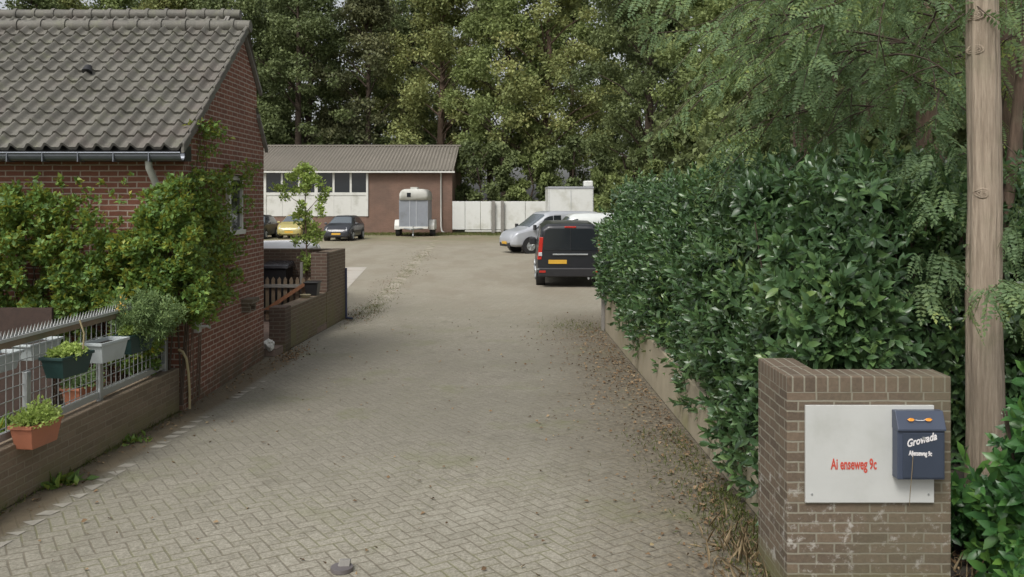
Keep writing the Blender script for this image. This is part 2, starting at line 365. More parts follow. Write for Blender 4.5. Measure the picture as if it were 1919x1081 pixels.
M['court'] = brickmat('courtyard_paving', (.22, .155, .13), (.30, .22, .18), (.18, .15, .12), bw=.21, rh=.105, damt=.4)
M['grass_ground'] = plain('field_grass', (.10, .11, .045), .95, var=.4, scale=.6, bump=.5)
M['tile'] = None
def tilemat():
    m, nt, b = new_mat('concrete_roof_tile'); e = NT(nt); g = e.geo(); pos = g['Position']
    p = e.sep(pos)
    wn_ = nt.nodes.new('ShaderNodeTexWhiteNoise'); nt.links.new(e.comb(e.m('FLOOR', e.m('DIVIDE', p[0], .194)), e.m('FLOOR', e.m('DIVIDE', p[2], .172)), 0), wn_.inputs[0])
    c = e.mix(wn_.outputs[0], (.09, .087, .075), (.16, .153, .132))
    c = e.mix(.5, c, e.mix(e.noise(pos, 30, 6, .75), (.07, .066, .055), (.235, .225, .19)))
    c = e.mix(e.m('MULTIPLY', e.ramp(e.noise(pos, 4, 6, .75), .5, .7), .5), c, (.17, .175, .11)); c = e.mix(e.m('MULTIPLY', e.ramp(e.noise(pos, 17, 7, .8), .6, .68), .6), c, (.33, .33, .26)); c = e.mix(e.m('MULTIPLY', e.ramp(e.noise(pos, 2.2, 7, .8), .52, .62), .45), c, (.07, .066, .056))
    c = e.mix(e.m('MULTIPLY', e.ramp(e.noise(pos, 1.3, 4, .6), .5, .7), .35), c, (.15, .115, .105))
    nt.links.new(c, b.inputs['Base Color']); b.inputs['Roughness'].default_value = .7; e.bump(b, e.noise(pos, 70, 4), .4, .004); return m
M['tile'] = tilemat()
def corrmat():
    m, nt, b = new_mat('fibre_cement_sheet'); e = NT(nt); pos = e.geo()['Position']
    c = e.mix(e.noise(pos, .45, 6, .65), (.11, .10, .085), (.21, .19, .165)); c = e.mix(e.m('MULTIPLY', e.noise(pos, 6, 6, .7), .5), c, (.19, .17, .13))
    nt.links.new(c, b.inputs['Base Color']); b.inputs['Roughness'].default_value = .9; return m
M['corr'] = corrmat()

M['laurel'] = leafmat('laurel_leaf', [(0, (0.033, 0.071, 0.030)), (.5, (0.064, 0.127, 0.048)), (.85, (0.115, 0.199, 0.066)), (1, (0.220, 0.301, 0.080))], .34, .15, .65, 1.2, .35)
M['laurel_bright'] = leafmat('laurel_leaf_bright', [(0, (.03, .085, .03)), (.6, (.055, .15, .04)), (1, (.14, .27, .05))], .36, .2, .5, 2, .4)
M['locust'] = leafmat('locust_leaf', [(0, (0.082, 0.140, 0.069)), (.5, (0.150, 0.232, 0.109)), (.85, (0.240, 0.329, 0.127)), (1, (0.396, 0.439, 0.103))], .55, .35, .3, .8, .5)
M['vine'] = leafmat('vine_leaf', [(0, (0.057, 0.120, 0.033)), (.45, (0.115, 0.222, 0.053)), (.8, (0.201, 0.324, 0.072)), (.96, (0.414, 0.420, 0.077)), (1, (0.713, 0.552, 0.055))], .5, .3, .4, 2.2, .25)
M['feathery'] = leafmat('feathery_leaf', [(0, (.11, .17, .075)), (.6, (.19, .28, .11)), (1, (.30, .40, .15))], .55, .3, .3, 2, .3)
M['sedum'] = leafmat('sedum_leaf', [(0, (.24, .34, .08)), (.6, (.40, .52, .13)), (1, (.56, .66, .22))], .5, .3, .4, 8, .3)
M['sapling'] = leafmat('sapling_leaf', [(0, (.22, .33, .08)), (.6, (.38, .50, .13)), (1, (.55, .62, .2))], .5, .35, .4, 3, .3)
M['oak_olive'] = leafmat('olive_leaf', [(0, (0.130, 0.158, 0.058)), (.5, (0.234, 0.271, 0.098)), (.85, (0.364, 0.396, 0.150)), (1, (0.468, 0.409, 0.169))], .6, .3, .3, .22, .55)
M['oak_green'] = leafmat('mid_green_leaf', [(0, (0.111, 0.145, 0.052)), (.5, (0.202, 0.251, 0.091)), (1, (0.338, 0.396, 0.143))], .6, .3, .3, .22, .5)
M['oak_dark'] = leafmat('dark_green_leaf', [(0, (0.072, 0.095, 0.039)), (.5, (0.130, 0.165, 0.065)), (1, (0.221, 0.264, 0.104))], .6, .25, .3, .22, .5)
M['oak_brown'] = leafmat('browning_leaf', [(0, (0.085, 0.095, 0.047)), (.5, (0.143, 0.158, 0.075)), (1, (0.247, 0.244, 0.117))], .6, .3, .3, .22, .5)
M['litter'] = leafmat('fallen_leaf', [(0, (.11, .07, .04)), (.5, (.19, .125, .07)), (.9, (.30, .22, .13)), (1, (.40, .34, .18))], .8, 0, .2, 3, .2)
M['grass'] = leafmat('grass_blade', [(0, (.07, .10, .025)), (.6, (.13, .17, .045)), (1, (.30, .25, .12))], .7, .25, .2, 3, .3)
M['straw'] = leafmat('dry_grass', [(0, (.22, .16, .09)), (1, (.42, .33, .2))], .8, .2, .2, 3, .3)

# ------------------------------------------------------------------ setting
def sheet(name, pts, z, mat, kind='structure', sub=None):
    mb = MB(); mb.add([(x, y, z) for x, y in pts], [tuple(range(len(pts)))]); o = mb.build(name, mat); tag(o, kind=kind); return o
sheet('ground', [(-600, -200), (600, -200), (600, 900), (-600, 900)], -.012, M['grass_ground'])
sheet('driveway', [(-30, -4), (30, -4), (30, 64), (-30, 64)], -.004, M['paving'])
sheet('parking_pad', [(-12, 19.2), (-4.05, 19.2), (-5.2, 31.8), (-12, 31.8)], .002, M['yard_slab'])
# half pavers along the left edge
mb = MB()
y = 5.6
while y < 12.6:
    x = -4.44+.053*y+.36+random.uniform(-.02, .02)
    if random.random() < .6:
        l = random.uniform(.04, .10)
        if random.random() < .6: mb.add([(x-.04, y, .001), (x+.08, y-l, .001), (x+.10, y+l*.9, .001)], [(0, 1, 2)])
        else: mb.add([(x-.03, y-.05, .001), (x+.09, y-.05, .001), (x+.12, y+.05, .001), (x, y+.05, .001)], [(0, 1, 2, 3)])
    y += random.uniform(.15, .24)
o = mb.build('paving_edge', plain('pale_edge_paver', (.34, .32, .27), .9, var=.3, scale=14)); tag(o, kind='structure')
# garden soil beds
mb = MB(); mb.box(-14, -4.25, 3.5, 10.395, -.3, .12); o = mb.build('garden_soil', M['soil']); tag(o, kind='structure')
mb = MB(); mb.hexa([(2.0, 6.15, -.2), (14, 6.15, -.2), (14, 30, -.2), (1.84, 17, -.2)], [(2.0, 6.15, .35), (14, 6.15, .35), (14, 30, .35), (1.84, 17, .4)]); o = mb.build('hedge_soil', M['soil']); tag(o, kind='structure')
mb = MB(); mb.box(2.72, 14, 4.0, 6.1, -.2, .06); o = mb.build('verge_soil', M['soil']); tag(o, kind='structure')
mb = MB(); mb.hexa([(-9, 13.96, -.1), (-3.71, 13.96, -.1), (-3.45, 18.3, -.1), (-9, 18.3, -.1)], [(-9, 13.96, .12), (-3.71, 13.96, .12), (-3.45, 18.3, .12), (-9, 18.3, .12)])
o = mb.build('courtyard_paving', M['court']); tag(o, kind='structure')

# ------------------------------------------------------------------ brick house on the left
house = empty('brick_house', (-3.85, 10.4, 0), 'red brick house with grey wavy tiled roof and blank gable beside the driveway', 'house')
GX = -3.85
def at(o, parent):            # keep world position under a moved parent
    o.parent = parent; o.matrix_parent_inverse = Matrix.Translation(-Vector(parent.location)) if parent.rotation_euler.z == 0 else (Matrix.Translation(parent.location) @ Matrix.Rotation(parent.rotation_euler.z, 4, 'Z')).inverted()
    return o
poly = [(10.4, 0), (13.75, 0), (13.75, 3.25), (13.4, 3.7), (13.36, 4.15), (12.6, 4.86), (10.4, 3.18)]
mb = MB(); mb.prism(poly, 'x', -14, GX); wall = at(mb.build('wall', M['brick_house']), house)
# roof tiles
def tile_slope(x0, x1, p0, p1, nrow, per=.194, amp=.026):
    nx = int((x1-x0)/(per/16)); xs = np.linspace(x0, x1, nx+1); y0, z0 = p0; y1, z1 = p1
    L = math.hypot(y1-y0, z1-z0); ny, nz = -(z1-z0)/L, (y1-y0)/L
    V, F = [], []
    for r in range(nrow):
        a, bq = r/nrow, (r+1.12)/nrow
        for (t, lift) in ((a, -.004), (a, .034), (bq, .0)):
            for x in xs:
                cc = math.floor((x-x1)/per); jit = (math.sin(cc*12.9898+r*78.233)*43758.5453 % 1-.5)*.016; lj = (math.sin(cc*39.3+r*11.13)*2341.7 % 1-.5)*.008
                ph = ((x-x1)/per) % 1.0
                hgt = amp*(math.cos(2*math.pi*ph)*.9+.35*math.cos(4*math.pi*ph)) + .003*math.sin(x*3.1+r)
                tt = t+jit/3
                V.append((x, y0+(y1-y0)*tt+ny*(lift+hgt+lj), z0+(z1-z0)*tt+nz*(lift+hgt+lj)))
        b0 = r*3*(nx+1)
        for k in range(2):
            for i in range(nx): F.append((b0+k*(nx+1)+i, b0+k*(nx+1)+i+1, b0+(k+1)*(nx+1)+i+1, b0+(k+1)*(nx+1)+i))
    me = np_mesh('roof_tiles', V, F)
    return me
rme = tile_slope(-13.5, GX+.10, (10.10, 3.06), (12.6, 4.92), 12, amp=.033)
for p in rme.polygons: p.use_smooth = False
roof = at(link('roof', rme, M['tile']), house)
mb = MB(); mb.add([(-13.5, 12.6, 4.92), (GX+.1, 12.6, 4.92), (GX+.04, 13.5, 4.13), (-13.5, 13.5, 4.13)], [(0, 1, 2, 3)])
mb.add([(-13.5, 13.3, 3.84), (GX+.04, 13.3, 3.84), (GX+.04, 13.82, 3.27), (-13.5, 13.82, 3.27)], [(0, 1, 2, 3)])
at(mb.build('rear_roof', M['tile']), house)
mb = MB()                      # verge tiles and undercloak
for r in range(12):
    t0, t1 = r/12, (r+1.1)/12
    for t, k in ((t0, 1),):
        ya, za = 10.08+2.5*t0, 3.06+1.86*t0; yb, zb = 10.08+2.5*t1, 3.06+1.86*t1
        mb.hexa([(GX+.085, ya, za-.06), (GX+.125, ya, za-.06), (GX+.125, yb, zb-.09), (GX+.085, yb, zb-.09)],
                [(GX+.085, ya, za+.075), (GX+.125, ya, za+.06), (GX+.125, yb, zb+.03), (GX+.085, yb, zb+.045)])
at(mb.build('verge_tiles', M['tile'], bevel=.012), house)
mb = MB()
mb.hexa([(GX+.003, 12.62, 4.86), (GX+.05, 12.62, 4.86), (GX+.05, 13.5, 4.05), (GX+.003, 13.5, 4.05)], [(GX+.003, 12.62, 4.93), (GX+.05, 12.62, 4.93), (GX+.05, 13.5, 4.12), (GX+.003, 13.5, 4.12)])
mb.hexa([(GX+.003, 13.36, 3.70), (GX+.05, 13.36, 3.70), (GX+.05, 13.82, 3.2), (GX+.003, 13.82, 3.2)], [(GX+.003, 13.36, 3.76), (GX+.05, 13.36, 3.76), (GX+.05, 13.82, 3.26), (GX+.003, 13.82, 3.26)])
at(mb.build('verge_board', M['wood_grey']), house)
mb = MB(); x = -13.5
while x < GX+.05:
    x2 = min(x+.34, GX+.14)
    for a, b_, r0, r1 in ((x, x+.05, .112, .112), (x+.05, x2, .092, .086)):
        mb.tube([(a, 12.6, 4.93), (b_, 12.6, 4.93)], [r0, r1], 12)
    x += .34
at(mb.build('ridge_tiles', M['tile']), house)
mb = MB()                      # black strip standing in for the shaded gap under the tile edge
mb.box(-13.5, GX+.09, 10.2, 10.4, 2.92, 3.10); at(mb.build('eaves_shade_gap', M['black_plastic']), house)
mb = MB(); pts = []
for k in range(9):
    a = math.pi*(k/8); pts.append((10.07-.075*math.cos(a), 3.0-.085*math.sin(a)))
inner = [(10.07-.07*math.cos(math.pi*k/8), 3.003-.078*math.sin(math.pi*k/8)) for k in range(8, -1, -1)]
mb.prism(pts+inner, 'x', -13.5, GX+.11); mb.tube([(-13.5, 9.995, 3.005), (GX+.11, 9.995, 3.005)], .011, 8)
xx = -13.3
while xx < GX: mb.box(xx, xx+.012, 9.985, 10.15, 2.905, 3.01); xx += .4
gut = at(mb.build('gutter', M['zinc']), house)
mb = MB(); X1 = px(285, 0, 10.2)
mb.tube([(X1, 10.1, 2.95), (X1, 10.12, 2.84), (X1+.03, 10.2, 2.70), (X1+.05, 10.33, 2.5), (X1+.05, 10.35, 2.2), (X1+.05, 10.35, .15)], .04, 12)
at(mb.build('downpipe', M['pvc']), house)
# gable window
wx = GX
win = at(MB().box(wx-.02, wx+.045, 11.93, 12.02, 2.05, 2.80).box(wx-.02, wx+.045, 12.50, 12.56, 2.05, 2.80).box(wx-.02, wx+.04, 12.02, 12.50, 2.74, 2.80).box(wx-.02, wx+.07, 11.9, 12.6, 1.99, 2.05).build('window', M['white']), house)
p = MB().box(wx+.004, wx+.012, 12.02, 12.50, 2.05, 2.74).build('pane', M['glass']); p.parent = win
at(MB().box(wx, wx+.09, 11.85, 12.6, 2.81, 2.95).build('lintel', M['brick_house']), house)
at(MB().box(wx, wx+.16, 12.6, 12.95, .98, 1.05).box(wx, wx+.12, 12.62, 12.68, .86, .98).box(wx, wx+.12, 12.87, 12.93, .86, .98).build('wall_bracket', M['brick_old']), house)
at(MB().box(wx, wx+.06, 10.72, 10.84, .86, 1.0).tube([(wx+.03, 10.78, .93), (wx+.12, 10.84, .93), (wx+.14, 10.9, .90)], .018, 8).build('outside_tap', M['pvc'], bevel=.005), house)
at(MB().tube([(px(160,0,11.4), 11.45, 4.12), (px(160,0,11.4), 11.5, 4.2)], [.07, .045], 8).build('missing_tile_hole', M['black_plastic']), house)  # black cap added as the dark hole of a missing tile

# second gable roof behind
h2 = empty('brick_house', (-5.6, 16, 0), 'second house behind, only its grey tiled roof ridge and verge showing over the front roof', 'house')
def rz2(a): return 6.0-abs(a-17.0)*.86
mb = MB(); mb.prism([(14.6, 0), (19.4, 0), (19.4, 3.8), (17, 5.85), (14.6, 3.8)], 'x', -16, -5.65); at(mb.build('wall', M['brick_house']), h2)
rme2 = tile_slope(-16, -5.42, (14.3, 3.68), (17, 5.98), 12); at(link('roof', rme2, M['tile']), h2)
at(MB().add([(-16, 17, 5.98), (-5.42, 17, 5.98), (-5.42, 19.7, 3.66), (-16, 19.7, 3.66)], [(0, 1, 2, 3)]).build('rear_roof', M['tile']), h2)
mb = MB(); x = -16
while x < -5.5:
    mb.tube([(x, 17, 6.0), (x+.06, 17, 6.0)], .125, 10); mb.tube([(x+.06, 17, 6.0), (x+.36, 17, 6.0)], [.105, .098], 10); x += .36
at(mb.build('ridge_tiles', M['tile']), h2)
at(MB().hexa([(-5.46, 14.3, 3.55), (-5.38, 14.3, 3.55), (-5.38, 17, 5.85), (-5.46, 17, 5.85)], [(-5.46, 14.3, 3.72), (-5.38, 14.3, 3.72), (-5.38, 17, 6.04), (-5.46, 17, 6.04)]).build('verge_board', M['wood_grey']), h2)

# ------------------------------------------------------------------ left low wall and its fence
def wl(Y): return -4.44+.053*Y       # face of the wall
wallL = tag(MB().hexa([(wl(5)-.22, 5, 0), (wl(5), 5, 0), (wl(10.38), 10.38, 0), (wl(10.38)-.22, 10.38, 0)],
                      [(wl(5)-.22, 5, .47), (wl(5), 5, .47), (wl(10.38), 10.38, .51), (wl(10.38)-.22, 10.38, .51)]).build('garden_wall', M['brick_low'], bevel=.012),
            'low brown stained brick wall carrying the metal garden fence', 'wall')
fence = empty('garden_fence', (-4.2, 7.5, .5), 'galvanised bar fence with a spiked top rail on the low wall', 'fence')
def fx(Y): return wl(Y)-.10
m_ = M['grey_metal']; fp = MB(); Ys = np.arange(5.0, 10.25, .095)
for Y in Ys:
    fp.tube([(fx(Y), Y, .52), (fx(Y), Y, 1.27)], .0045, 4, False)
for z in np.arange(.62, 1.25, .105):
    fp.tube([(fx(5), 5, z), (fx(10.25), 10.25, z*.97)], .0045, 4, False)
at(fp.build('bar_mesh', m_), fence)
at(MB().hexa([(fx(5)-.02, 5, .50), (fx(5)+.02, 5, .50), (fx(10.25)+.02, 10.25, .54), (fx(10.25)-.02, 10.25, .54)], [(fx(5)-.02, 5, .56), (fx(5)+.02, 5, .56), (fx(10.25)+.02, 10.25, .6), (fx(10.25)-.02, 10.25, .6)]).build('bottom_rail', m_), fence)
zt = lambda Y: 1.30 + (Y-7)*.0
at(MB().hexa([(fx(5)-.03, 5, 1.265), (fx(5)+.02, 5, 1.265), (fx(9.2)+.02, 9.2, 1.265), (fx(9.2)-.03, 9.2, 1.265)], [(fx(5)-.03, 5, 1.315), (fx(5)+.02, 5, 1.315), (fx(9.2)+.02, 9.2, 1.315), (fx(9.2)-.03, 9.2, 1.315)]).build('timber_rail', M['wood']), fence)
sp = MB(); sp.hexa([(fx(5)-.015, 5, 1.318), (fx(5)+.03, 5, 1.318), (fx(9.4)+.03, 9.4, 1.318), (fx(9.4)-.015, 9.4, 1.318)], [(fx(5)-.015, 5, 1.345), (fx(5)+.03, 5, 1.345), (fx(9.4)+.03, 9.4, 1.345), (fx(9.4)-.015, 9.4, 1.345)])
for Y in np.arange(5.0, 9.4, .052):
    x = fx(Y); sp.add([(x-.004, Y, 1.345), (x-.004, Y+.046, 1.345), (x+.004, Y+.046, 1.345), (x+.004, Y, 1.345), (x+.008, Y+.023, 1.415)], [(0, 1, 4), (1, 2, 4), (2, 3, 4), (3, 0, 4)])
at(sp.build('spiked_rail', plain('pale_spikes', (.42, .43, .42), .5, .3, var=.15)), fence)
for Y, zt_ in ((5.9, 1.3), (7.55, 1.02), (8.75, 1.12), (10.2, 1.13)):
    at(MB().box(fx(Y)-.012, fx(Y)+.03, Y-.035, Y+.035, .40, zt_).build('post', m_, bevel=.004), fence)

# planters
def planter(loc, L, W, H, mat, rz, label, foliage=None, leafm='sedum', n=500, cat='planter', spread=1.0, fh=.1, droop=0, group='window boxes hung on the garden fence'):
    t = empty('flower_box', loc, label, cat, group, rz)
    a, b_ = L/2, W/2; k = .78
    def ring(s, z): return [(-a*s, -b_*s, z), (a*s, -b_*s, z), (a*s, b_*s, z), (-a*s, b_*s, z)]
    mb = MB(); r0, r1, r2, r3, r4 = ring(k, 0), ring(.97, H*.86), ring(1.06, H*.86), ring(1.06, H), ring(.92, H)
    r5 = ring(.9, H*.8); vs = r0+r1+r2+r3+r4+r5
    fs = [(3, 2, 1, 0)]
    for q in range(5):
        fs += [(q*4+i, q*4+(i+1) % 4, (q+1)*4+(i+1) % 4, (q+1)*4+i) for i in range(4)]
    mb.add(vs, fs); mb.build('box', mat, t, bevel=.004)
    MB().add(ring(.9, H*.82), [(0, 1, 2, 3)]).build('soil', M['soil'], t)
    if foliage:
        P = unit(rng.normal(size=(n, 3)))*rng.uniform(.3, 1, (n, 1))*np.array([a*1.0, b_*1.25, fh*.75])*spread; P[:, 2] = np.abs(P[:, 2])*(1+.3*np.sin(P[:, 0]*30))-.02*(np.abs(P[:, 1]) > b_)+H*.98
        D = unit(P-np.array([0, 0, H*.5])+rng.normal(size=P.shape)*.12)
        me = leaf_cards('foliage', P, D, rand_dirs(n, .8), rng.uniform(.022, .042, n), rng.uniform(.016, .028, n)); link('foliage', me, M[leafm], t)
    return t
planter((fx(7.4)+.18, 7.4, .44), .40, .2, .20, M['terracotta'], R(82), 'terracotta flower box of lime green sedum hanging outside, lowest and nearest on the fence', True, n=1300, spread=1.25, fh=.15)
planter((fx(7.9)+.16, 7.9, .92), .42, .22, .19, M['dark_green_plastic'], R(80), 'dark green flower box with lime green sedum left of the pale empty box', True, n=1000, fh=.1)
planter((fx(8.6)+.14, 8.6, .92), .42, .22, .2, M['pale_plastic'], R(80), 'pale grey empty flower box between the two dark green boxes')
planter((fx(9.15)+.14, 9.2, .90), .44, .2, .2, M['dark_green_plastic'], R(80), 'dark green flower box with trailing plants right of the pale empty box', True, n=900, fh=.12)
planter((-4.28, 8.85, .46), .42, .2, .18, M['terracotta'], R(82), 'terracotta flower box with green plants behind the fence bars', True, leafm='feathery', n=900, fh=.14, spread=1.3)
planter((-4.5, 7.7, .98), .5, .2, .16, M['pale_plastic'], R(85), 'whitish flower box behind the fence at the left edge of the picture')
planter((-4.55, 8.5, .97), .5, .2, .16, M['pale_plastic'], R(85), 'whitish flower box behind the fence, between the left edge and the dark green box')
hp = [(330, 655, 10.2), (338, 659, 10.2), (345, 672, 10.2), (349, 700, 10.25), (351, 735, 10.3), (351, 766, 10.3)]
pts = [(px(a, 0, Y)+.03, Y-.0, pz(b_, Y)) for a, b_, Y in hp]
tag(MB().tube(pts, .016, 8).build('garden_hose', M['hose']), 'beige hose arching over the end of the low wall down to the paving', 'hose')
pts = [(px(150, 0, 7.6), 7.6, pz(600, 7.6)), (px(156, 0, 7.6), 7.62, pz(625, 7.6)), (px(152, 0, 7.6), 7.64, pz(655, 7.6))]
tag(MB().tube(pts, .008, 6).build('hose_loop', M['hose']), 'thin green hose looped over the spiked rail above the dark green box', 'hose')

# screen and beds behind the fence
tag(MB().box(-7.5, -4.75, 9.15, 9.19, .12, 1.36).box(-6.2, -6.12, 9.1, 9.15, .12, 1.36).build('reed_screen', plain('brown_reed', (.055, .035, .027), .9, var=.5, scale=25, bump=.6)), 'dark brown reed screen low behind the fence at the left edge', 'screen')

def leaf_cloud(name, mat, n, centers, L, parent=None, up=.4, good=False, wr=.6, outward=.5, maxd=None, sz=None):
    """centers: (x,y,z,rx,ry,rz,weight)"""
    c = np.array(centers, dtype=float); wgt = c[:, 6]/c[:, 6].sum(); idx = rng.choice(len(c), n, p=wgt); off = rng.normal(size=(n, 3))
    off = unit(off)*(rng.uniform(.35, 1.05, (n, 1)))
    P = c[idx, :3]+off*c[idx, 3:6]
    D = unit(off*outward+rand_dirs(n, up)); N = rand_dirs(n, .9)
    l = rng.uniform(.7, 1.25, n)*L
    return link(name, leaf_cards(name, P, D, N, l, l*wr, good), mat, parent)
def px_c(x, y, Y, r, rd=None, w=None):
    rr = r/1662*Y; return (px(x, 0, Y), Y, pz(y, Y), rr, rd or rr, rr, w or rr*rr)

# climbing plant, left
vb = empty('climbing_shrub', (-5.6, 9.8, .1), 'leafy climbing rose shrub covering the house front at the left edge', 'shrub')
cs = []
for k in range(270):
    x = random.uniform(-70, 258); top = 345+max(0, (x-90))*.55 if x < 170 else 415+random.uniform(-10, 10)
    y = random.uniform(top+14, 590); cs.append(px_c(x, y, random.uniform(9.5, 10.2), random.uniform(6, 19)))
for k in range(60): cs.append(px_c(random.uniform(-40, 255), random.uniform(325, 440) , 10.1, random.uniform(2, 6)))
for k in range(60): cs.append(px_c(random.uniform(60, 300), random.uniform(560, 690), random.uniform(9.7, 10.2), random.uniform(10, 20)))
at(leaf_cloud('foliage', M['vine'], 24000, cs, .066), vb)
mb = MB()
for k in range(26):
    x = px(random.uniform(-40, 240), 0, 10.1); mb.tube([(x, 10.2, .1), (x+random.uniform(-.2, .2), 10.2, 1.0), (x+random.uniform(-.3, .3), 10.1, random.uniform(1.5, 2.3))], [.012, .009, .004], 5)
at(mb.build('stems', M['barkd']), vb)
vc = empty('climbing_shrub', (-4.1, 10.0, .1), 'dense climbing rose shrub round the house corner beneath the downpipe', 'shrub')
cs = []
for k in range(170):
    y = 335+265*random.random()**.75; x0 = 262-(y > 560)*30; x1 = 345+(y-335)*.2
    x = random.uniform(x0, x1); cs.append(px_c(x, y, random.uniform(9.6, 10.2), random.uniform(9, 18)))
at(leaf_cloud('foliage', M['vine'], 13000, cs, .064), vc)
mb = MB()
for k in range(14):
    x = px(random.uniform(270, 340), 0, 10.1); mb.tube([(x, 10.25, .1), (x+random.uniform(-.1, .1), 10.25, 1.2), (x+random.uniform(-.2, .2), 10.15, 2.4)], [.015, .01, .004], 5)
at(mb.build('stems', M['barkd']), vc)
vg = empty('climbing_vine', (-3.8, 11.3, 0), 'loose climbing vine with yellowing leaves spreading over the brick gable', 'vine')
cs = []
def gab(x, y, r, w=None):
    Y = -3.72*1662/(x-960); Y = min(max(Y, 10.45), 13.6); z = pz(y, Y); rr = r/1662*Y
    return (-3.74, Y, z, .13, rr*1.9, rr, (w or 1)*rr)
for k in range(120):
    x = random.uniform(345, 428); y = random.uniform(320+abs(x-400)*.35, 600-(x-345)*.2); cs.append(gab(x, y, random.uniform(8, 16)))
for k in range(24): cs.append(gab(random.choice([random.uniform(425, 434), random.uniform(460, 475)]), random.uniform(330, 450), random.uniform(4, 8), .7))
for k in range(12): cs.append(gab(random.uniform(430, 482), random.uniform(305, 330), 7, .8))
for k in range(16): cs.append(gab(random.uniform(372, 425), random.uniform(228, 262), 6, .7))
for k in range(20): cs.append(gab(random.uniform(375, 400), random.uniform(255, 335), 4, .5))
for k in range(20): cs.append(gab(random.uniform(400, 450), random.uniform(440, 570), 9))
at(leaf_cloud('foliage', M['vine'], 6500, cs, .062), vg)
mb = MB()
for k in range(7):
    Y0 = random.uniform(10.45, 10.9); zt_ = random.uniform(2.2, 3.4)
    mb.tube([(-3.83, Y0, .05), (-3.80, Y0+random.uniform(-.2, .2), 1.1), (-3.80, Y0+random.uniform(-.2, .5), zt_-.4), (-3.78, Y0+random.uniform(0, .6), zt_)], [.008, .007, .005, .003], 5)
at(mb.build('stems', M['bark_brown']), vg)
fe = empty('feathery_bush', (-4.05, 9.3, .2), 'pale feathery bush with orange flowers spilling over the fence by the house corner', 'bush')
cs = [px_c(random.gauss(272, 30), random.gauss(590, 20), random.uniform(9.0, 9.7), random.uniform(10, 20)) for k in range(60)]
at(leaf_cloud('foliage', M['feathery'], 9000, cs, .05, wr=.25), fe)
cs = [px_c(228, 573, 8.9, 16)]
at(leaf_cloud('flowers', plain('marigold_petal', (.5, .30, .05), .6, var=.3), 26, cs, .025), fe)
def tuft(name, loc, n, h, r, mat, label, cat='weed', wr=.12, up=1.2, group=None):
    P = rng.normal(size=(n, 3))*np.array([r, r, .003])*.5; P[:, 2] = 0; D = rand_dirs(n, up); D[:, 2] = np.abs(D[:, 2])
    l = rng.uniform(.5, 1.1, n)*h; me = leaf_cards(name, P, D, rand_dirs(n, .2), l, l*wr, False, .25)
    o = link(name, me, mat); o.location = loc; return tag(o, label, cat, group)
for k in range(9):
    X, Y = random.uniform(-5.6, -4.4), random.uniform(6.3, 9.2)
    tuft('garden_plant', (X, Y, .12), 160, .24, .3, M['feathery' if k % 2 else 'vine'], 'low leafy plant growing in the dark garden bed behind the fence', 'plant', .35, .8, 'plants in the bed behind the fence')
tuft('weed', (wl(7.75)+.10, 7.75, 0), 60, .13, .12, M['vine'], 'small green leafy weed at the foot of the low wall, nearest the camera', 'weed', .45, .6)
tuft('weed', (wl(9.1)+.08, 9.1, 0), 40, .1, .14, M['vine'], 'small weed at the foot of the low wall just short of the house', 'weed', .4, .6)

# ------------------------------------------------------------------ courtyard beyond the house
cw = empty('courtyard_wall', (-3.6, 16, 0), 'brown brick courtyard wall stepping up from a low pier to a tall corner', 'wall')
def cx(Y): return -3.68+.055*(Y-14.3)
def slab(Y0, Y1, z0, z1, t=.22, dx=0): return ([(cx(Y0)-t+dx, Y0, z0), (cx(Y0)+dx, Y0, z0), (cx(Y1)+dx, Y1, z0), (cx(Y1)-t+dx, Y1, z0)], [(cx(Y0)-t+dx, Y0, z1), (cx(Y0)+dx, Y0, z1), (cx(Y1)+dx, Y1, z1), (cx(Y1)-t+dx, Y1, z1)])
at(MB().hexa(*slab(14.4, 16.9, 0, .70)).build('low_wall', M['brick_green'], bevel=.015), cw)
at(MB().hexa(*slab(14.3, 14.62, 0, .73, .26, .02)).build('pier', M['brick_dark'], bevel=.01), cw)
at(MB().hexa(*slab(16.9, 18.35, 0, 1.45, .26, .01)).build('corner_wall', M['brick_green'], bevel=.01), cw)
at(MB().box(-9.5, cx(18.2)-.26, 18.1, 18.32, 0, 1.45).build('back_wall', M['brick_dark'], bevel=.01), cw)
at(MB().box(cx(16.9)-.29, cx(16.9)+.02, 16.86, 17.2, .70, 1.45).build('end_pier', M['brick_dark'], bevel=.01), cw)
tag(MB().tube([(cx(18.3)+.05, 18.25, .0), (cx(18.3)+.045, 18.25, 1.05)], .022, 8).tube([(cx(18.3)+.05, 18.25, .03), (cx(18.3)+.2, 18.1, .03)], .022, 8).build('drain_pipe', plain('dark_blue_pipe', (.05, .06, .11), .5)), 'thin dark blue pipe upright against the end of the tall courtyard wall', 'pipe')
pg = empty('picket_gate', (-4.4, 17, .12), 'weathered picket gate with a diagonal brown brace in the courtyard', 'gate')
for k, X in enumerate(np.arange(-4.95, -3.86, .115)):
    at(MB().prism([(X, .16), (X+.065, .16), (X+.065, .93), (X+.0325, .98), (X, .93)], 'y', 16.98, 17.0).build('picket', M['wood']), pg)
at(MB().box(-5.0, -3.82, 16.93, 16.978, .78, .84).build('rail', M['wood_grey']), pg); at(MB().box(-5.0, -3.82, 16.93, 16.978, .33, .39).build('rail', M['wood_grey']), pg)
at(MB().hexa([(-4.75, 16.9, .36), (-4.62, 16.9, .36), (-4.62, 16.925, .36), (-4.75, 16.925, .36)], [(-4.0, 16.9, .86), (-3.88, 16.9, .86), (-3.88, 16.925, .86), (-4.0, 16.925, .86)]).build('brace', M['wood_orange']), pg)
bn = empty('wheelie_bin', (-4.68, 17.75, .12), 'black wheeled refuse bin with a shiny lid behind the picket gate', 'bin')
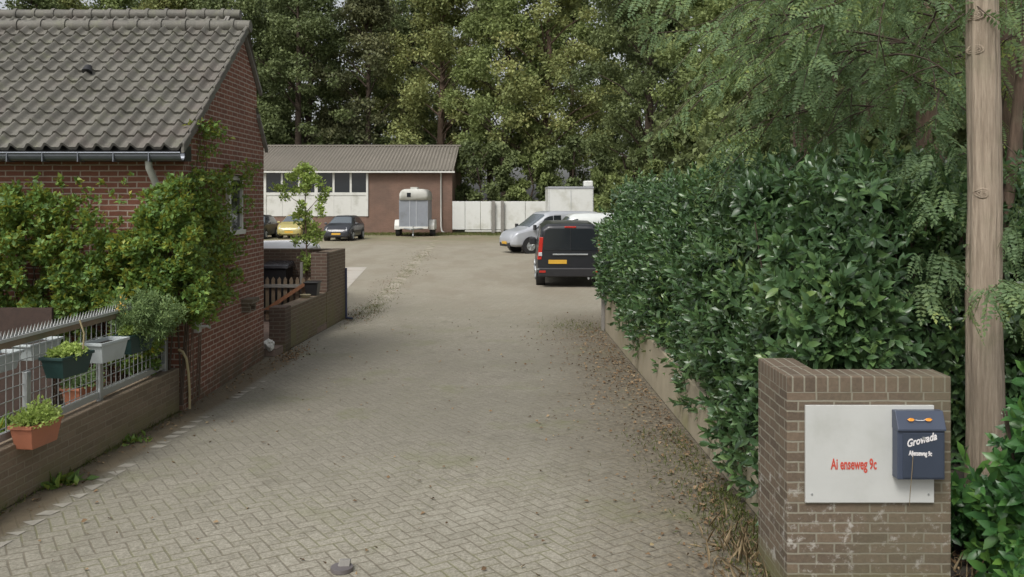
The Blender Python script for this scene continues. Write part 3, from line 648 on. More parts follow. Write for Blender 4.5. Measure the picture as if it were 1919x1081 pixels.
def bx8(x0, x1, y0, y1, z0, z1, k=.85):
    cx_, cy_ = (x0+x1)/2, (y0+y1)/2; q = [(x0, y0), (x1, y0), (x1, y1), (x0, y1)]
    return [(cx_+(a-cx_)*k, cy_+(b_-cy_)*k, z0) for a, b_ in q], [(a, b_, z1) for a, b_ in q]
at(MB().hexa(*bx8(-4.92, -4.44, 17.45, 18.0, .2, 1.1)).build('body', M['black_plastic'], bevel=.02), bn)
at(MB().hexa([(-4.97, 17.4, 1.105), (-4.39, 17.4, 1.105), (-4.39, 18.03, 1.105), (-4.97, 18.03, 1.105)], [(-4.93, 17.45, 1.16), (-4.43, 17.45, 1.16), (-4.43, 18.0, 1.23), (-4.93, 18.0, 1.23)]).build('lid', plain('shiny_black_lid', (.03, .03, .035), .25, bump=0), bevel=.02), bn)
for s in (-4.92, -4.44): at(MB().cyl((s, 17.95, .24), 'x', .1, .05, 16).build('wheel', M['rubber']), bn)
sp_ = empty('young_tree', (px(574, 0, 17.6), 17.6, .12), 'slender young tree with bright green leaves rising from a pot in the courtyard', 'tree')
cs = [px_c(x, y, 17.6+random.uniform(-.2, .2), r) for x, y, r in [(572,313,11),(580,322,12),(560,325,12),(545,333,9),(575,338,13),(600,344,9),(590,335,9),(518,352,8),(532,352,9),(553,357,9),(572,354,11),(610,360,9),(534,368,8),(566,384,9),(604,374,9),(598,390,8),(565,398,10),(578,405,9),(602,400,7),(556,406,8),(570,420,10),(590,425,10),(580,436,10),(600,440,9),(575,447,9),(555,452,8),(592,452,7),(570,480,9),(578,492,10),(590,500,10),(603,502,8),(572,503,6),(585,486,9)]]
at(leaf_cloud('crown', M['sapling'], 2600, cs, .075), sp_)
Xs = px(574, 0, 17.6); mb = MB(); mb.tube([(Xs, 17.6, .3), (Xs+.02, 17.6, 1.3), (Xs-.02, 17.6, 2.3), (Xs, 17.6, 3.1)], [.022, .018, .012, .005], 7)
for zz, dx, dz in ((1.5, .3, .35), (1.8, -.3, .3), (2.2, .35, .4), (2.3, -.45, .3), (2.6, -.3, .2), (2.6, .25, .2)): mb.tube([(Xs, 17.6, zz), (Xs+dx*.6, 17.6, zz+dz*.6), (Xs+dx, 17.6+random.uniform(-.1, .1), zz+dz)], [.01, .006, .003], 5)
at(mb.build('trunk', M['bark_brown']), sp_)
tag(MB().tube([(Xs, 17.6, .12), (Xs, 17.6, .5)], [.13, .17], 16).build('plant_pot', M['pale_plastic']), 'grey pot holding the young tree behind the picket gate', 'pot')
tag(MB().box(px(565,0,17.2), px(570,0,17.2), 17.1, 17.14, .12, 1.25).build('wooden_stake', M['wood_grey']), 'pale wooden stake beside the young tree', 'stake')
X = cx(16.4)-.11
tag(MB().hexa(*bx8(X-.12, X+.12, 16.2, 16.5, .705, .93, .8)).box(X-.135, X+.135, 16.18, 16.52, .93, .955).build('square_pot', M['black_plastic'], bevel=.008), 'small black square pot standing on the low courtyard wall', 'pot')
tag(MB().tube([(cx(15.9)-.11, 15.9, .705), (cx(15.9)-.11, 15.9, .76)], [.07, .1], 14).build('dish', M['concrete']), 'small pale dish on the low courtyard wall in front of the black pot', 'dish')
me = bpy.data.meshes.new('bag'); bm = bmesh.new(); bmesh.ops.create_icosphere(bm, subdivisions=3, radius=.075)
for v in bm.verts: v.co += v.normal*noise.noise(v.co*18)*.06; v.co.z *= 1.1
bm.to_mesh(me); bm.free(); o = link('plastic_bag', me, M['white']); o.location = (-3.80, 13.92, .19); tag(o, 'crumpled white plastic bag lying at the far foot of the brick gable', 'bag')

# ------------------------------------------------------------------ barn
barn = empty('brick_barn', (-15, 62, 0), 'long low brick barn with corrugated roof and white framed windows across the yard', 'barn')
BX0, BX1, BY = -30, -4.18, 62
WX0, WX1 = px(494, 0, BY), px(687, 0, BY); zW0, zW1 = pz(405, BY), pz(319, BY)
wl_poly = [(BY, 0), (74, 0), (74, 4.35), (68.1, 6.25), (BY, 4.35)]
mb = MB(); mb.prism(wl_poly, 'x', BX0, BX1); at(mb.build('wall', M['brick_barn']), barn)
def corr(x0, x1, p0, p1, per=.25, amp=.055):
    nx = int((x1-x0)/(per/6)); xs = np.linspace(x0, x1, nx+1); V = []
    for (y, z) in (p0, p1):
        for x in xs: V.append((x, y, z+amp*math.cos(2*math.pi*x/per)))
    for (y, z) in (p0, p1):
        for x in xs: V.append((x, y, z-.03+amp*math.cos(2*math.pi*x/per)))
    n = nx+1; F = [(i, i+1, n+i+1, n+i) for i in range(nx)]+[(2*n+i+1, 2*n+i, 3*n+i, 3*n+i+1) for i in range(nx)]+[(i+1, i, 2*n+i, 2*n+i+1) for i in range(nx)]
    return np_mesh('corr', V, F)
at(link('roof', corr(BX0, BX1+.12, (61.6, 4.40), (68.1, 6.42)), M['corr']), barn)
at(link('rear_roof', corr(BX0, BX1+.12, (74.4, 4.40), (68.1, 6.42)), M['corr']), barn)
at(MB().tube([(BX0, 68.1, 6.46), (BX1+.3, 68.1, 6.46)], .09, 8).build('ridge_cap', M['corr']), barn)
at(MB().box(BX0, BX1+.2, 61.52, 61.66, 4.22, 4.34).build('gutter', M['white']), barn)
X = px(827, 0, 61.9)
at(MB().tube([(X, 61.6, 4.24), (X, 61.9, 4.05), (X, 61.9, .5), (X+.06, 61.85, .15), (X+.25, 61.7, .05)], .06, 8).build('downpipe', M['white']), barn)
wing = (WX1-WX0)/6
for unit_ in range(-1, 2):
    xa = WX0+unit_*3*wing
    f = MB(); zt0, zt1 = pz(361, BY), pz(321, BY)
    f.box(xa+.0, xa+.22, BY-.10, BY-.0, zW0, zW1)
    f.box(xa+.22, xa+3*wing, BY-.07, BY, zt1, zW1); f.box(xa+.22, xa+3*wing, BY-.09, BY, zt0-.18, zt0+.02)
    f.box(xa+.22, xa+3*wing, BY-.05, BY, zW0, zt0-.18)
    for k in (1, 2):
        f.box(xa+.05+k*wing, xa+.19+k*wing, BY-.08, BY-.0, zt0, zt1); f.box(xa+.10+k*wing, xa+.14+k*wing, BY-.07, BY-.05, zW0, zt0-.18)
    if unit_ == 1: f.box(xa+3*wing-.0, xa+3*wing+.14, BY-.10, BY, zW0, zW1)
    fo = at(f.build('window', M['white']), barn)
    for k in range(3):
        p = MB().box(xa+.06+k*wing+.13, xa+(k+1)*wing+.05, BY-.03, BY-.01, zt0, zt1).build('pane', M['glass']); p.parent = fo

# horse trailer
ht = empty('horse_trailer', (px(776, 0, 57), 56.5, 0), 'tall horse trailer with white domed top and grey body against the barn wall', 'trailer')
hx0, hx1 = px(749, 0, 57)+8.0-8.0, px(803, 0, 57)
cxh = (hx0+hx1)/2; hw = (hx1-hx0)/2
def rr_poly(w, z0, z1, r, seg=6):
    P = [(-w, z0), (w, z0)]
    for k in range(seg+1): a = math.pi/2*k/seg; P.append((w-r+r*math.cos(a), z1-r+r*math.sin(a)))
    for k in range(seg+1): a = math.pi/2+math.pi/2*k/seg; P.append((-w+r+r*math.cos(a), z1-r+r*math.sin(a)))
    return P
at(MB().prism([(x+cxh, z) for x, z in rr_poly(hw, .62, 2.33, .01)], 'y', 56.8, 59.6).build('body', plain('grey_aluminium', (.27, .29, .32), .4, .3, var=.15, dirt=(.2, .21, .22)), bevel=.03), ht)
capm = MB(); prof = rr_poly(hw*1.01, 2.335, 3.05, .42)
n = len(prof); vs = []
for (yy, sc, dz) in ((56.72, .86, -.12), (56.78, .97, -.03), (57.0, 1, 0), (59.7, 1, 0)):
    vs += [(cxh+x*sc, yy, 2.335+(z-2.335)*(1+dz)) for x, z in prof]
fs = [tuple(range(n))[::-1]]+[(k*n+i, k*n+(i+1) % n, (k+1)*n+(i+1) % n, (k+1)*n+i) for k in range(3) for i in range(n)]+[tuple(range(3*n, 4*n))]
capm.add(vs, fs, True); capm.box(cxh-.22, cxh+.22, 57.0, 58.0, 3.0, 3.17)
at(capm.build('dome', plain('dull_white_grp', (.50, .50, .46), .55, var=.08, dirt=(.4, .4, .35))), ht)
at(MB().box(px(764, 0, 57), px(771, 0, 57), 56.69, 56.72, pz(369, 57), pz(361, 57)).build('vent_window', M['glass']), ht)
for s in (-1, 1):
    X = cxh+s*(hw+.18); P = [(57.3, .42), (59.0, .42), (59.0, .7), (58.75, 1.05), (57.55, 1.05), (57.3, .7)]
    at(MB().prism(P, 'x', X-.19, X+.19).build('mudguard', M['white'], bevel=.03), ht)
    at(MB().cyl((X, 57.75, .33), 'x', .33, .26, 20).build('wheel', M['rubber']), ht); at(MB().cyl((X, 58.55, .33), 'x', .33, .26, 20).build('wheel', M['rubber']), ht)
at(MB().box(cxh-hw, cxh+hw, 56.75, 56.85, .50, .64).build('front_sill', M['white']), ht)
at(MB().box(cxh-.26, cxh-.22, 56.77, 56.8, .64, 2.33).box(cxh+.16, cxh+.2, 56.77, 56.8, .64, 2.33).build('panel_rib', plain('rib_metal', (.42, .44, .47), .4)), ht)
at(MB().tube([(cxh-.6, 56.8, .52), (cxh, 55.5, .5)], .05, 6).tube([(cxh+.6, 56.8, .52), (cxh, 55.5, .5)], .05, 6).tube([(cxh, 55.5, .5), (cxh, 55.1, .52)], .05, 6).build('drawbar', M['grey_metal']), ht)
at(MB().tube([(cxh+.1, 55.7, .75), (cxh+.1, 55.7, .2)], .035, 6).cyl((cxh+.1, 55.7, .12), 'x', .12, .08, 14).build('jockey_wheel', M['grey_metal']), ht)

# white yard gate
yg = empty('yard_gate', (-1, 61, 0), 'long white sheet metal sliding gate closing the far end of the yard', 'gate')
G = [848, 872, 901, 921, 944, 985, 1032]
zb, zt1 = pz(430, 61), pz(377, 61)
for a, b_ in zip(G[:-1], G[1:]):
    at(MB().box(px(a, 0, 61)+.012, px(b_, 0, 61)-.012, 60.98+.01*(a % 2), 61.03, zb, zt1).build('panel', M['white_metal'], bevel=.01), yg)
at(MB().box(px(872, 0, 61), px(940, 0, 61), 60.9, 60.97, zb-.14, zb-.04).build('bottom_rail', M['white']), yg)
at(MB().box(px(848, 0, 61), px(1032, 0, 61), 61.04, 61.1, zt1-.12, zt1-.02).build('top_rail', M['grey_metal']), yg)
for x in (925, 942):
    at(MB().box(px(x-3, 0, 60.8), px(x+3, 0, 60.8), 60.7, 60.88, 0, pz(376, 60.8)).build('post', M['wood_grey'], bevel=.01), yg)
tag(MB().box(px(1014, 0, 63), px(1200, 0, 63), 63, 63.08, 0, 1.9).build('board_fence', M['wood_grey']), 'low weathered board fence behind the white box truck', 'fence')

# ------------------------------------------------------------------ vehicles
def cr(p0, p1, p2, p3, t): return .5*((2*p1)+(-p0+p2)*t+(2*p0-5*p1+4*p2-p3)*t*t+(-p0+3*p1-3*p2+p3)*t**3)
class Body:
    def __init__(s, st): s.st = np.array(st, float)
    def sec(s, u):
        n = len(s.st); i = int(min(max(math.floor(u), 0), n-2)); t = u-i; g = lambda k: s.st[min(max(k, 0), n-1)]
        a = g(i)*(1-t)+g(i+1)*t; c = cr(g(i-1), g(i), g(i+1), g(i+2), t); y, zb, zc, zt, wb, wt = a*.45+c*.55
        return y, [(0, zb), (wb*.8, zb), (wb*.97, zb+.08), (wb, zb+(zc-zb)*.5), (wb*.975, zc), (wt, zt-(zt-zc)*.16), (wt*.78, zt-.0), (0, zt+.015)]
    def pt(s, u, t, off=0):     # t in -7..7 ; 0..7 right side, bottom to roof
        def P(u, t):
            y, S = s.sec(u); a = abs(t); k = min(int(a), 6); f = a-k
            x = S[k][0]*(1-f)+S[k+1][0]*f; z = S[k][1]*(1-f)+S[k+1][1]*f; return Vector((math.copysign(x, t) if t else x, y, z))
        p = P(u, t)
        if off:
            e1 = P(min(u+.02, len(s.st)-1), t)-P(max(u-.02, 0), t); tt = min(max(abs(t), .05), 6.95); sg = 1 if t >= 0 else -1
            e2 = P(u, sg*(tt+.03))-P(u, sg*(tt-.03)); nn = e1.cross(e2)*sg
            if nn.length > 1e-9:
                nn.normalize()
                c = Vector((0, p.y, .8))
                if nn.dot(p-c) < 0: nn = -nn
                p = p+nn*off
        return p
    def mesh(s, name, mat, parent, nu=6):
        n = len(s.st)-1; us = np.linspace(0, n, n*nu+1); ts = np.linspace(-7, 7, 57)[:-1] if False else np.concatenate([np.linspace(0, 7, 29), -np.linspace(7, 0, 29)[1:-1]])
        V = [s.pt(u, t) for u in us for t in ts]; m = len(ts)
        F = [(i*m+k, (i+1)*m+k, (i+1)*m+(k+1) % m, i*m+(k+1) % m) for i in range(len(us)-1) for k in range(m)]
        mb = MB(); mb.add(V, F, True); mb.add([V[k] for k in range(m)], [tuple(range(m))]); mb.add([V[(len(us)-1)*m+k] for k in range(m)], [tuple(range(m))[::-1]])
        return mb.build(name, mat, parent)
    def patch(s, name, mat, parent, corners, off=.008, n=10):   # corners: (u,t) x4
        V = []; c = corners
        for i in range(n+1):
            for j in range(n+1):
                a, b_ = i/n, j/n
                u = (1-a)*(1-b_)*c[0][0]+a*(1-b_)*c[1][0]+a*b_*c[2][0]+(1-a)*b_*c[3][0]; t = (1-a)*(1-b_)*c[0][1]+a*(1-b_)*c[1][1]+a*b_*c[2][1]+(1-a)*b_*c[3][1]
                V.append(s.pt(u, t, off))
        F = [(i*(n+1)+j, (i+1)*(n+1)+j, (i+1)*(n+1)+j+1, i*(n+1)+j+1) for i in range(n) for j in range(n)]
        mb = MB(); mb.add(V, F, True); return mb.build(name, mat, parent)
    def top_patch(s, name, mat, parent, u0, u1, w0=5.25, w1=5.6, off=.008, n=12):   # across the roof line
        V = []
        for i in range(n+1):
            u = u0+(u1-u0)*i/n; tw = w0+(w1-w0)*i/n
            for j in range(n+1):
                q = -1+2*j/n; t = 7-(7-tw)*abs(q); V.append(s.pt(u, math.copysign(t, q) if q else 7, off))
        F = [(i*(n+1)+j, (i+1)*(n+1)+j, (i+1)*(n+1)+j+1, i*(n+1)+j+1) for i in range(n) for j in range(n)]
        mb = MB(); mb.add(V, F, True); return mb.build(name, mat, parent)
def wheel(t, x, y, r, sgn):
    wh = MB().cyl((x, y, r), 'x', r, .2, 28).build('wheel', M['rubber'], t)
    rim = MB().cyl((x+sgn*.09, y, r), 'x', r*.62, .045, 20)
    for k in range(5):
        a = 2*math.pi*k/5; rim.tube([(x+sgn*.115, y, r), (x+sgn*.115, y+math.cos(a)*r*.58, r+math.sin(a)*r*.58)], .03, 5)
    rim.build('rim', M['grey_metal'], wh)
    return wh
def lampbox(t, name, x0, x1, y0, y1, z0, z1, mat, bev=.02): return MB().box(x0, x1, y0, y1, z0, z1).build(name, mat, t, bevel=bev)
HATCH = [(-1.90, .38, .70, .74, .52, .40), (-1.86, .28, .80, .92, .74, .58), (-1.62, .2, .9, 1.27, .81, .57), (-1.15, .18, .92, 1.41, .82, .58), (-.1, .18, .92, 1.43, .82, .58), (.32, .18, .92, 1.37, .82, .57), (.98, .18, .91, .99, .82, .66), (1.5, .18, .80, .87, .80, .62), (1.82, .22, .62, .68, .72, .55), (1.9, .3, .5, .54, .5, .38)]
def hatch(name, loc, rz, col, label, group, bwd=False):
    t = empty(name, loc, label, 'car', group, rz); B = Body(HATCH); m = paint(label.split()[0]+'_car_paint', col)
    B.mesh('body', m, t)
    B.top_patch('windscreen', M['screen_glass'], t, 5.08, 5.95, 5.45, 5.0); B.top_patch('rear_window', M['glass'], t, 1.15, 2.35, 5.2, 5.5)
    for s in (-1, 1):
        B.patch('side_window', M['glass'], t, [(2.3, 4.12*s), (5.6, 4.12*s), (4.95, 4.92*s), (2.75, 4.92*s)])
        B.patch('headlight', M['clear_lamp'], t, [(7.45, 5.2*s), (8.3, 4.2*s), (8.45, 4.9*s), (7.8, 5.9*s)], .012)
        B.patch('tail_light', M['red_glass'], t, [(.8, 3.4*s), (1.35, 3.6*s), (1.6, 4.3*s), (.9, 4.4*s)], .012)
        MB().box(s*.82, s*1.0, .72, .80, .92, 1.04).build('mirror', m, t, bevel=.03)
        for yy in (1.2, -1.2):
            MB().cyl((s*.70, yy, .33), 'x', .36, .25, 24).build('wheel_arch', M['black_plastic'], t); wheel(t, s*.735, yy, .30, s)
    MB().box(-.6, .6, 1.80, 1.875, .24, .42).build('grille', M['black_plastic'], t, bevel=.03)
    MB().box(-.26, .26, 1.885, 1.905, .36, .47).build('number_plate', M['plate_yellow'], t)
    MB().box(-.26, .26, -1.915, -1.90, .5, .61).build('number_plate', M['plate_yellow'], t)
    return t
cg = 'cars parked along the barn'
Yc = 52.6; hatch('parked_car', (px(646, 0, Yc), Yc, 0), R(180-4), (.03, .033, .04), 'dark grey hatchback facing the camera between the yellow car and the horse trailer', cg)
Yc = 55.5; hatch('parked_car', (px(556, 0, Yc), Yc, 0), R(180), (.42, .36, .13), 'yellow hatchback parked behind the young tree', cg)
Yc = 54.5; hatch('parked_car', (px(484, 0, Yc), Yc, 0), R(180), (.02, .02, .022), 'black car cut off by the edge of the brick gable', cg)
hatch('parked_car', (px(1047, 0, 46), 46.5, .28), R(95), (.05, .05, .055), 'dark car behind the silver van, only its roof showing', cg+' and yard')

VAN = [(-2.36, .45, 1.05, 1.72, .84, .72), (-2.33, .34, 1.1, 1.84, .92, .79), (-2.1, .3, 1.12, 1.92, .95, .83), (0, .3, 1.12, 1.95, .95, .84), (.95, .3, 1.12, 1.93, .95, .83), (1.2, .3, 1.12, 1.86, .95, .81), (1.85, .3, 1.1, 1.2, .93, .74), (2.2, .3, .95, 1.02, .88, .68), (2.36, .34, .7, .76, .74, .55), (2.4, .4, .6, .62, .5, .4)]
def van(name, loc, rz, col, label, sx=1, sz=1, sl=1, metal=0, rear_glass=True, dark=False, windows=True, slope=False):
    t = empty(name, loc, label, 'van', 'vans parked in the yard', rz)
    V_ = VAN if windows is not None else [(-.0, 0, 0, 0, 0, 0)]
    if slope: V_ = VAN[:4]+[(.25, .3, 1.12, 1.93, .95, .83), (.55, .3, 1.12, 1.86, .95, .81), (1.5, .3, 1.1, 1.2, .93, .74), (2.12, .3, .95, 1.02, .90, .70)]+VAN[8:]
    st = [(a*sl, b_*sz if b_ > .5 else b_, c*sz, d*sz, e_*sx, f*sx) for a, b_, c, d, e_, f in V_]; B = Body(st); m = paint(name+label.split()[0]+'_paint', col, .75 if 'roof' in label else .3, metal)
    B.mesh('body', m, t); W = .95*sx; H = 1.95*sz; Lr = -2.36*sl
    B.top_patch('windscreen', M['screen_glass'], t, 5.1, 5.93, 5.5, 5.05)
    for s in (-1, 1):
        B.patch('side_window', M['glass'], t, [(4.0, 4.12*s), (5.75, 4.12*s), (5.15, 4.9*s), (4.0, 4.92*s)])
        if windows: B.patch('side_window', M['glass'], t, [(2.9, 4.12*s), (3.85, 4.12*s), (3.85, 4.92*s), (2.9, 4.92*s)])
        B.patch('headlight', M['clear_lamp'], t, [(7.1, 5.1*s), (8.0, 4.2*s), (8.2, 4.9*s), (7.6, 5.9*s)], .012)
        MB().box(s*W, s*(W+.2), 1.25*sl, 1.36*sl, 1.1*sz, 1.34*sz).build('mirror', M['black_plastic'], t, bevel=.03)
        for yy in (1.45*sl, -1.45*sl):
            MB().cyl((s*(W-.12), yy, .36), 'x', .40, .25, 24).build('wheel_arch', M['black_plastic'], t); wheel(t, s*(W-.09), yy, .33, s)
        # tall rear lamps
        MB().hexa([(s*(W*.86), Lr-.02, .84*sz), (s*(W*.985), Lr+.02, .84*sz), (s*(W*.985), Lr+.12, .84*sz), (s*(W*.84), Lr+.12, .84*sz)],
                  [(s*(W*.80), Lr-.01, 1.52*sz), (s*(W*.915), Lr+.03, 1.52*sz), (s*(W*.915), Lr+.14, 1.52*sz), (s*(W*.80), Lr+.14, 1.52*sz)]).build('tail_light', M['red_glass'], t, bevel=.015)
        MB().box(s*W*.84, s*W*.95, Lr-.03, Lr, .95*sz, 1.06*sz).build('reversing_light', M['clear_lamp'], t, bevel=.01)
        MB().box(s*W*.74, s*W*.93, Lr-.105, Lr-.09, .42, .48).build('reflector', M['red_glass'], t)
    pts = [(-.74, 1.12), (.74, 1.12), (.78, 1.3), (.70, 1.74), (.6, 1.78), (-.6, 1.78), (-.70, 1.74), (-.78, 1.3)]
    MB().prism([(x*sx, z*sz) for x, z in pts], 'y', Lr-.014, Lr+.01).build('rear_window', M['glass'], t, bevel=.004)
    MB().box(-.90*sx, .90*sx, Lr-.09, Lr+.1, .30, .55).build('bumper', M['black_plastic'], t, bevel=.03)
    MB().box(-.95*sx, .95*sx, Lr-.085, Lr-.07, .5, .53).build('bumper_strip', M['grey_metal'], t, bevel=.003)
    MB().box(-.62*sx, -.1*sx, Lr-.03, Lr-.012, .66, .77).build('number_plate', M['plate_yellow'], t)
    MB().box(-.16, .16, Lr-.035, Lr+.02, 1.80*sz, 1.85*sz).build('brake_light', M['red_glass'], t, bevel=.01)
    MB().box(-.5*sx, .5*sx, Lr-.035, Lr-.01, .98*sz, 1.02*sz).build('door_handle', M['grey_metal'], t, bevel=.006)
    MB().box(-.006, .006, Lr-.022, Lr-.015, .6, 1.85*sz).build('door_gap', M['black_plastic'], t)
    MB().box(-.62*sx, .62*sx, 2.32*sl, 2.4*sl, .3, .5).build('grille', M['black_plastic'], t, bevel=.03)
    MB().box(-.26, .26, 2.41*sl, 2.43*sl, .42, .53).build('number_plate', M['plate_yellow'], t)
    MB().tube([(.5, Lr+.1, .28), (.5, Lr-.12, .26)], .03, 8).build('exhaust', M['grey_metal'], t)
    return t
Yv = 24.6; van('parked_van', (px(1008, 0, Yv)+.95, Yv+2.4, 0), R(-1), (.016, .018, .022), 'black van seen from behind with red tail lamps, beside the hedge', .98, .92)
van('parked_van', (1.75, 40.9, 0), R(90+24), (.48, .50, .53), 'silver van facing left with its dark bumper and front wheel showing', .93, .96, .95, .2, slope=True)
van('parked_van', (3.35, 33.6, 0), R(90+3), (.66, .69, .67), 'white van parked crosswise between the black van and the silver van', 1, .98, 1, windows=False)
wv = van('parked_van', (-5.55, 20.95, 0), R(0), (.84, .84, .84), 'white low vehicle close behind the courtyard wall, only its flat roof showing', .93, .742)
bt = empty('box_truck', (px(1070, 0, 50), 50, 0), 'white box truck with a roof unit beside the far gate', 'truck')
bX0, bX1 = px(1028, 0, 50), px(1113, 0, 50)
at(MB().box(bX0, bX1, 50, 54.5, .85, 3.06).build('box', M['white_metal'], bevel=.03), bt)
at(MB().box(bX0-.01, bX1+.01, 49.97, 54.53, 3.0, 3.12).build('roof_trim', plain('grey_trim', (.35, .36, .38), .5), bevel=.01), bt)
at(MB().box(bX0+.03, bX0+.05, 49.98, 50, .9, 2.95).box((bX0+bX1)/2-.01, (bX0+bX1)/2+.01, 49.98, 50, .9, 2.95).box(bX1-.05, bX1-.03, 49.98, 50, .9, 2.95).build('door_seam', M['grey_metal']), bt)
at(MB().hexa(*bx8(px(1096, 0, 50), px(1113, 0, 50), 50.3, 51.2, 3.12, 3.45, 1)).build('roof_unit', M['white_metal'], bevel=.06), bt)
at(MB().box(bX0+.1, bX1-.1, 50.1, 56.6, .5, .85).build('chassis', M['black_plastic'], bevel=.02), bt)
at(MB().hexa([(bX0+.15, 54.7, .6), (bX1-.15, 54.7, .6), (bX1-.15, 56.8, .6), (bX0+.15, 56.8, .6)], [(bX0+.2, 54.7, 2.4), (bX1-.2, 54.7, 2.4), (bX1-.2, 56.1, 2.3), (bX0+.2, 56.1, 2.3)]).build('cab', M['white_metal'], bevel=.08), bt)
for s in (bX0+.25, bX1-.25):
    for yy in (51.2, 55.8): at(MB().cyl((s, yy, .42), 'x', .42, .28, 20).build('wheel', M['rubber']), bt)
    at(MB().box(s-.1, s+.1, 49.95, 50.05, .62, .74).build('tail_light', M['red_glass']), bt)

# ------------------------------------------------------------------ right: retaining wall, pillar, sign, mailbox
def wr(Y): return 2.045-.018*Y
tag(MB().hexa([(wr(6.1), 6.1, 0), (wr(6.1)+.16, 6.1, 0), (wr(17)+.16, 17, 0), (wr(17), 17, 0)], [(wr(6.1), 6.1, .5), (wr(6.1)+.16, 6.1, .5), (wr(17)+.16, 17, .74), (wr(17), 17, .74)]).build('retaining_wall', M['concrete'], bevel=.012),
    'low beige concrete retaining wall with mossy foot under the hedge', 'wall')
tag(MB().box(wr(16.6)-.07, wr(16.6)-.005, 16.6, 16.66, 0, .98).build('metal_post', M['wood_grey'], bevel=.006), 'thin dark post at the far end of the retaining wall', 'post')
gp = empty('gate_pillar', (2.2, 5.45, 0), 'weathered brick gate pillar with white name board at the driveway entrance', 'pillar')
PY = 5.45
at(MB().box(1.69, 2.70, PY, PY+.24, 0, 1.4).build('front_wall', M['brick_old'], bevel=.008), gp)
at(MB().box(1.695, 1.94, PY+.241, PY+.66, 0, 1.395).build('side_wall', M['brick_old'], bevel=.008), gp)
sb = empty('name_board', (2.19, PY-.02, .93), 'white rectangular board with red lettering fixed to the brick pillar', 'sign')
at(MB().box(1.797, 2.584, PY-.022, PY-.002, .632, 1.227).build('panel', plain('white_board', (.50, .51, .49), .6, var=.08, scale=5, dirt=(.42, .43, .40)), bevel=.002), sb)
at(MB().cyl((1.835, PY-.024, .685), 'y', .006, .006, 10).cyl((2.548, PY-.024, .685), 'y', .006, .006, 10).build('screw', M['grey_metal']), sb)
def text(name, s, size, loc, mat, parent, sx=1, shear=0, off=0, rot=0, ext=.001):
    c = bpy.data.curves.new(name, 'FONT'); c.body = s; c.size = size; c.shear = shear; c.offset = off; c.extrude = ext; c.resolution_u = 3
    o = bpy.data.objects.new(name, c); COL.objects.link(o); dg = bpy.context.evaluated_depsgraph_get()
    me = bpy.data.meshes.new_from_object(o.evaluated_get(dg)); bpy.data.objects.remove(o)
    me.transform(Matrix.Diagonal((sx, 1, 1, 1))); me.transform(Matrix.Rotation(R(90), 4, 'X') ); me.transform(Matrix.Rotation(-R(rot), 4, 'Y')); me.transform(Matrix.Translation(loc))
    me.materials.clear(); me.materials.append(mat); o = link(name, me, None); at(o, parent); return o
text('lettering', 'Ai enseweg 9c', .092, (1.952, PY-.0235, .838), M['red_paint'], sb, .52, 0, .0022)
mx = empty('mailbox', (2.47, PY-.1, .8), 'dark blue grey letter box with white lettering on the pillar board', 'mailbox')
X0, X1, Z0, Z1 = 2.325, 2.612, .797, 1.205; yb_, yf = PY-.023, PY-.10
at(MB().box(X0, X1, yf, yb_, Z0, Z1-.09).build('body', M['mailbox'], bevel=.006), mx)
at(MB().prism([(yb_, Z1), (yf+.03, Z1), (yf-.014, Z1-.1), (yf-.014, Z1-.112), (yb_, Z1-.112)], 'x', X0-.002, X1+.003).build('flap', M['mailbox'], bevel=.004), mx)
dr = at(MB().box(X0+.032, X1-.008, yf-.006, yf, Z0+.012, Z1-.125).build('door', M['mailbox_door'], bevel=.003), mx)
o = MB().cyl(((X0+X1)/2+.012, yf-.009, Z1-.155), 'y', .009, .008, 14).build('lock', M['grey_metal']); o.parent = dr
def orn(x0, x1, mat, name): 
    z = Z1-.045; y = yf+.008-.018
    at(MB().add([(x0, y, z), (x0+.012, y-.003, z+.008), (x1-.008, y-.003, z+.007), (x1, y, z), (x1-.008, y, z-.008), (x0+.012, y, z-.008)], [(0, 1, 2, 3, 4, 5)]).build(name, mat), mx)
y_ = yf-.014
at(MB().add([(2.385, yf+.002, Z1-.044), (2.40, yf-.0025, Z1-.034), (2.418, yf-.0025, Z1-.036), (2.428, yf-.002, Z1-.044), (2.415, yf-.009, Z1-.052), (2.395, yf-.009, Z1-.052)], [(0, 5, 4, 3, 2, 1)]).add([(2.49, yf+.002, Z1-.044), (2.502, yf-.0025, Z1-.036), (2.52, yf-.0025, Z1-.034), (2.535, yf-.002, Z1-.044), (2.52, yf-.009, Z1-.052), (2.50, yf-.009, Z1-.052)], [(0, 5, 4, 3, 2, 1)]).build('post_horn', M['orange']), mx)
at(MB().tube([(2.43, yf-.006, Z1-.045), (2.445, yf-.008, Z1-.048), (2.475, yf-.008, Z1-.048), (2.49, yf-.006, Z1-.045)], .0022, 5).build('horn_line', M['white_letter']), mx)
text('lettering', 'Growada', .062, (2.378, yf-.0085, .995), M['white_letter'], mx, .80, .45, .0016, 15)
text('lettering', 'Aijenseweg 9c', .040, (2.390, yf-.0085, .948), M['white_letter'], mx, .60, .0, .0014, -2)
st = tag(MB().tube([(2.41, yf-.02, .945), (2.40, yf-.03, .86), (2.395, yf-.03, .80), (2.41, yf+.02, .70), (2.425, yf+.06, .62)], [.0015, .002, .002, .002, .0015], 5).build('dry_stalk', M['straw']), 'thin dry plant stalk hanging across the mailbox and board', 'stalk')
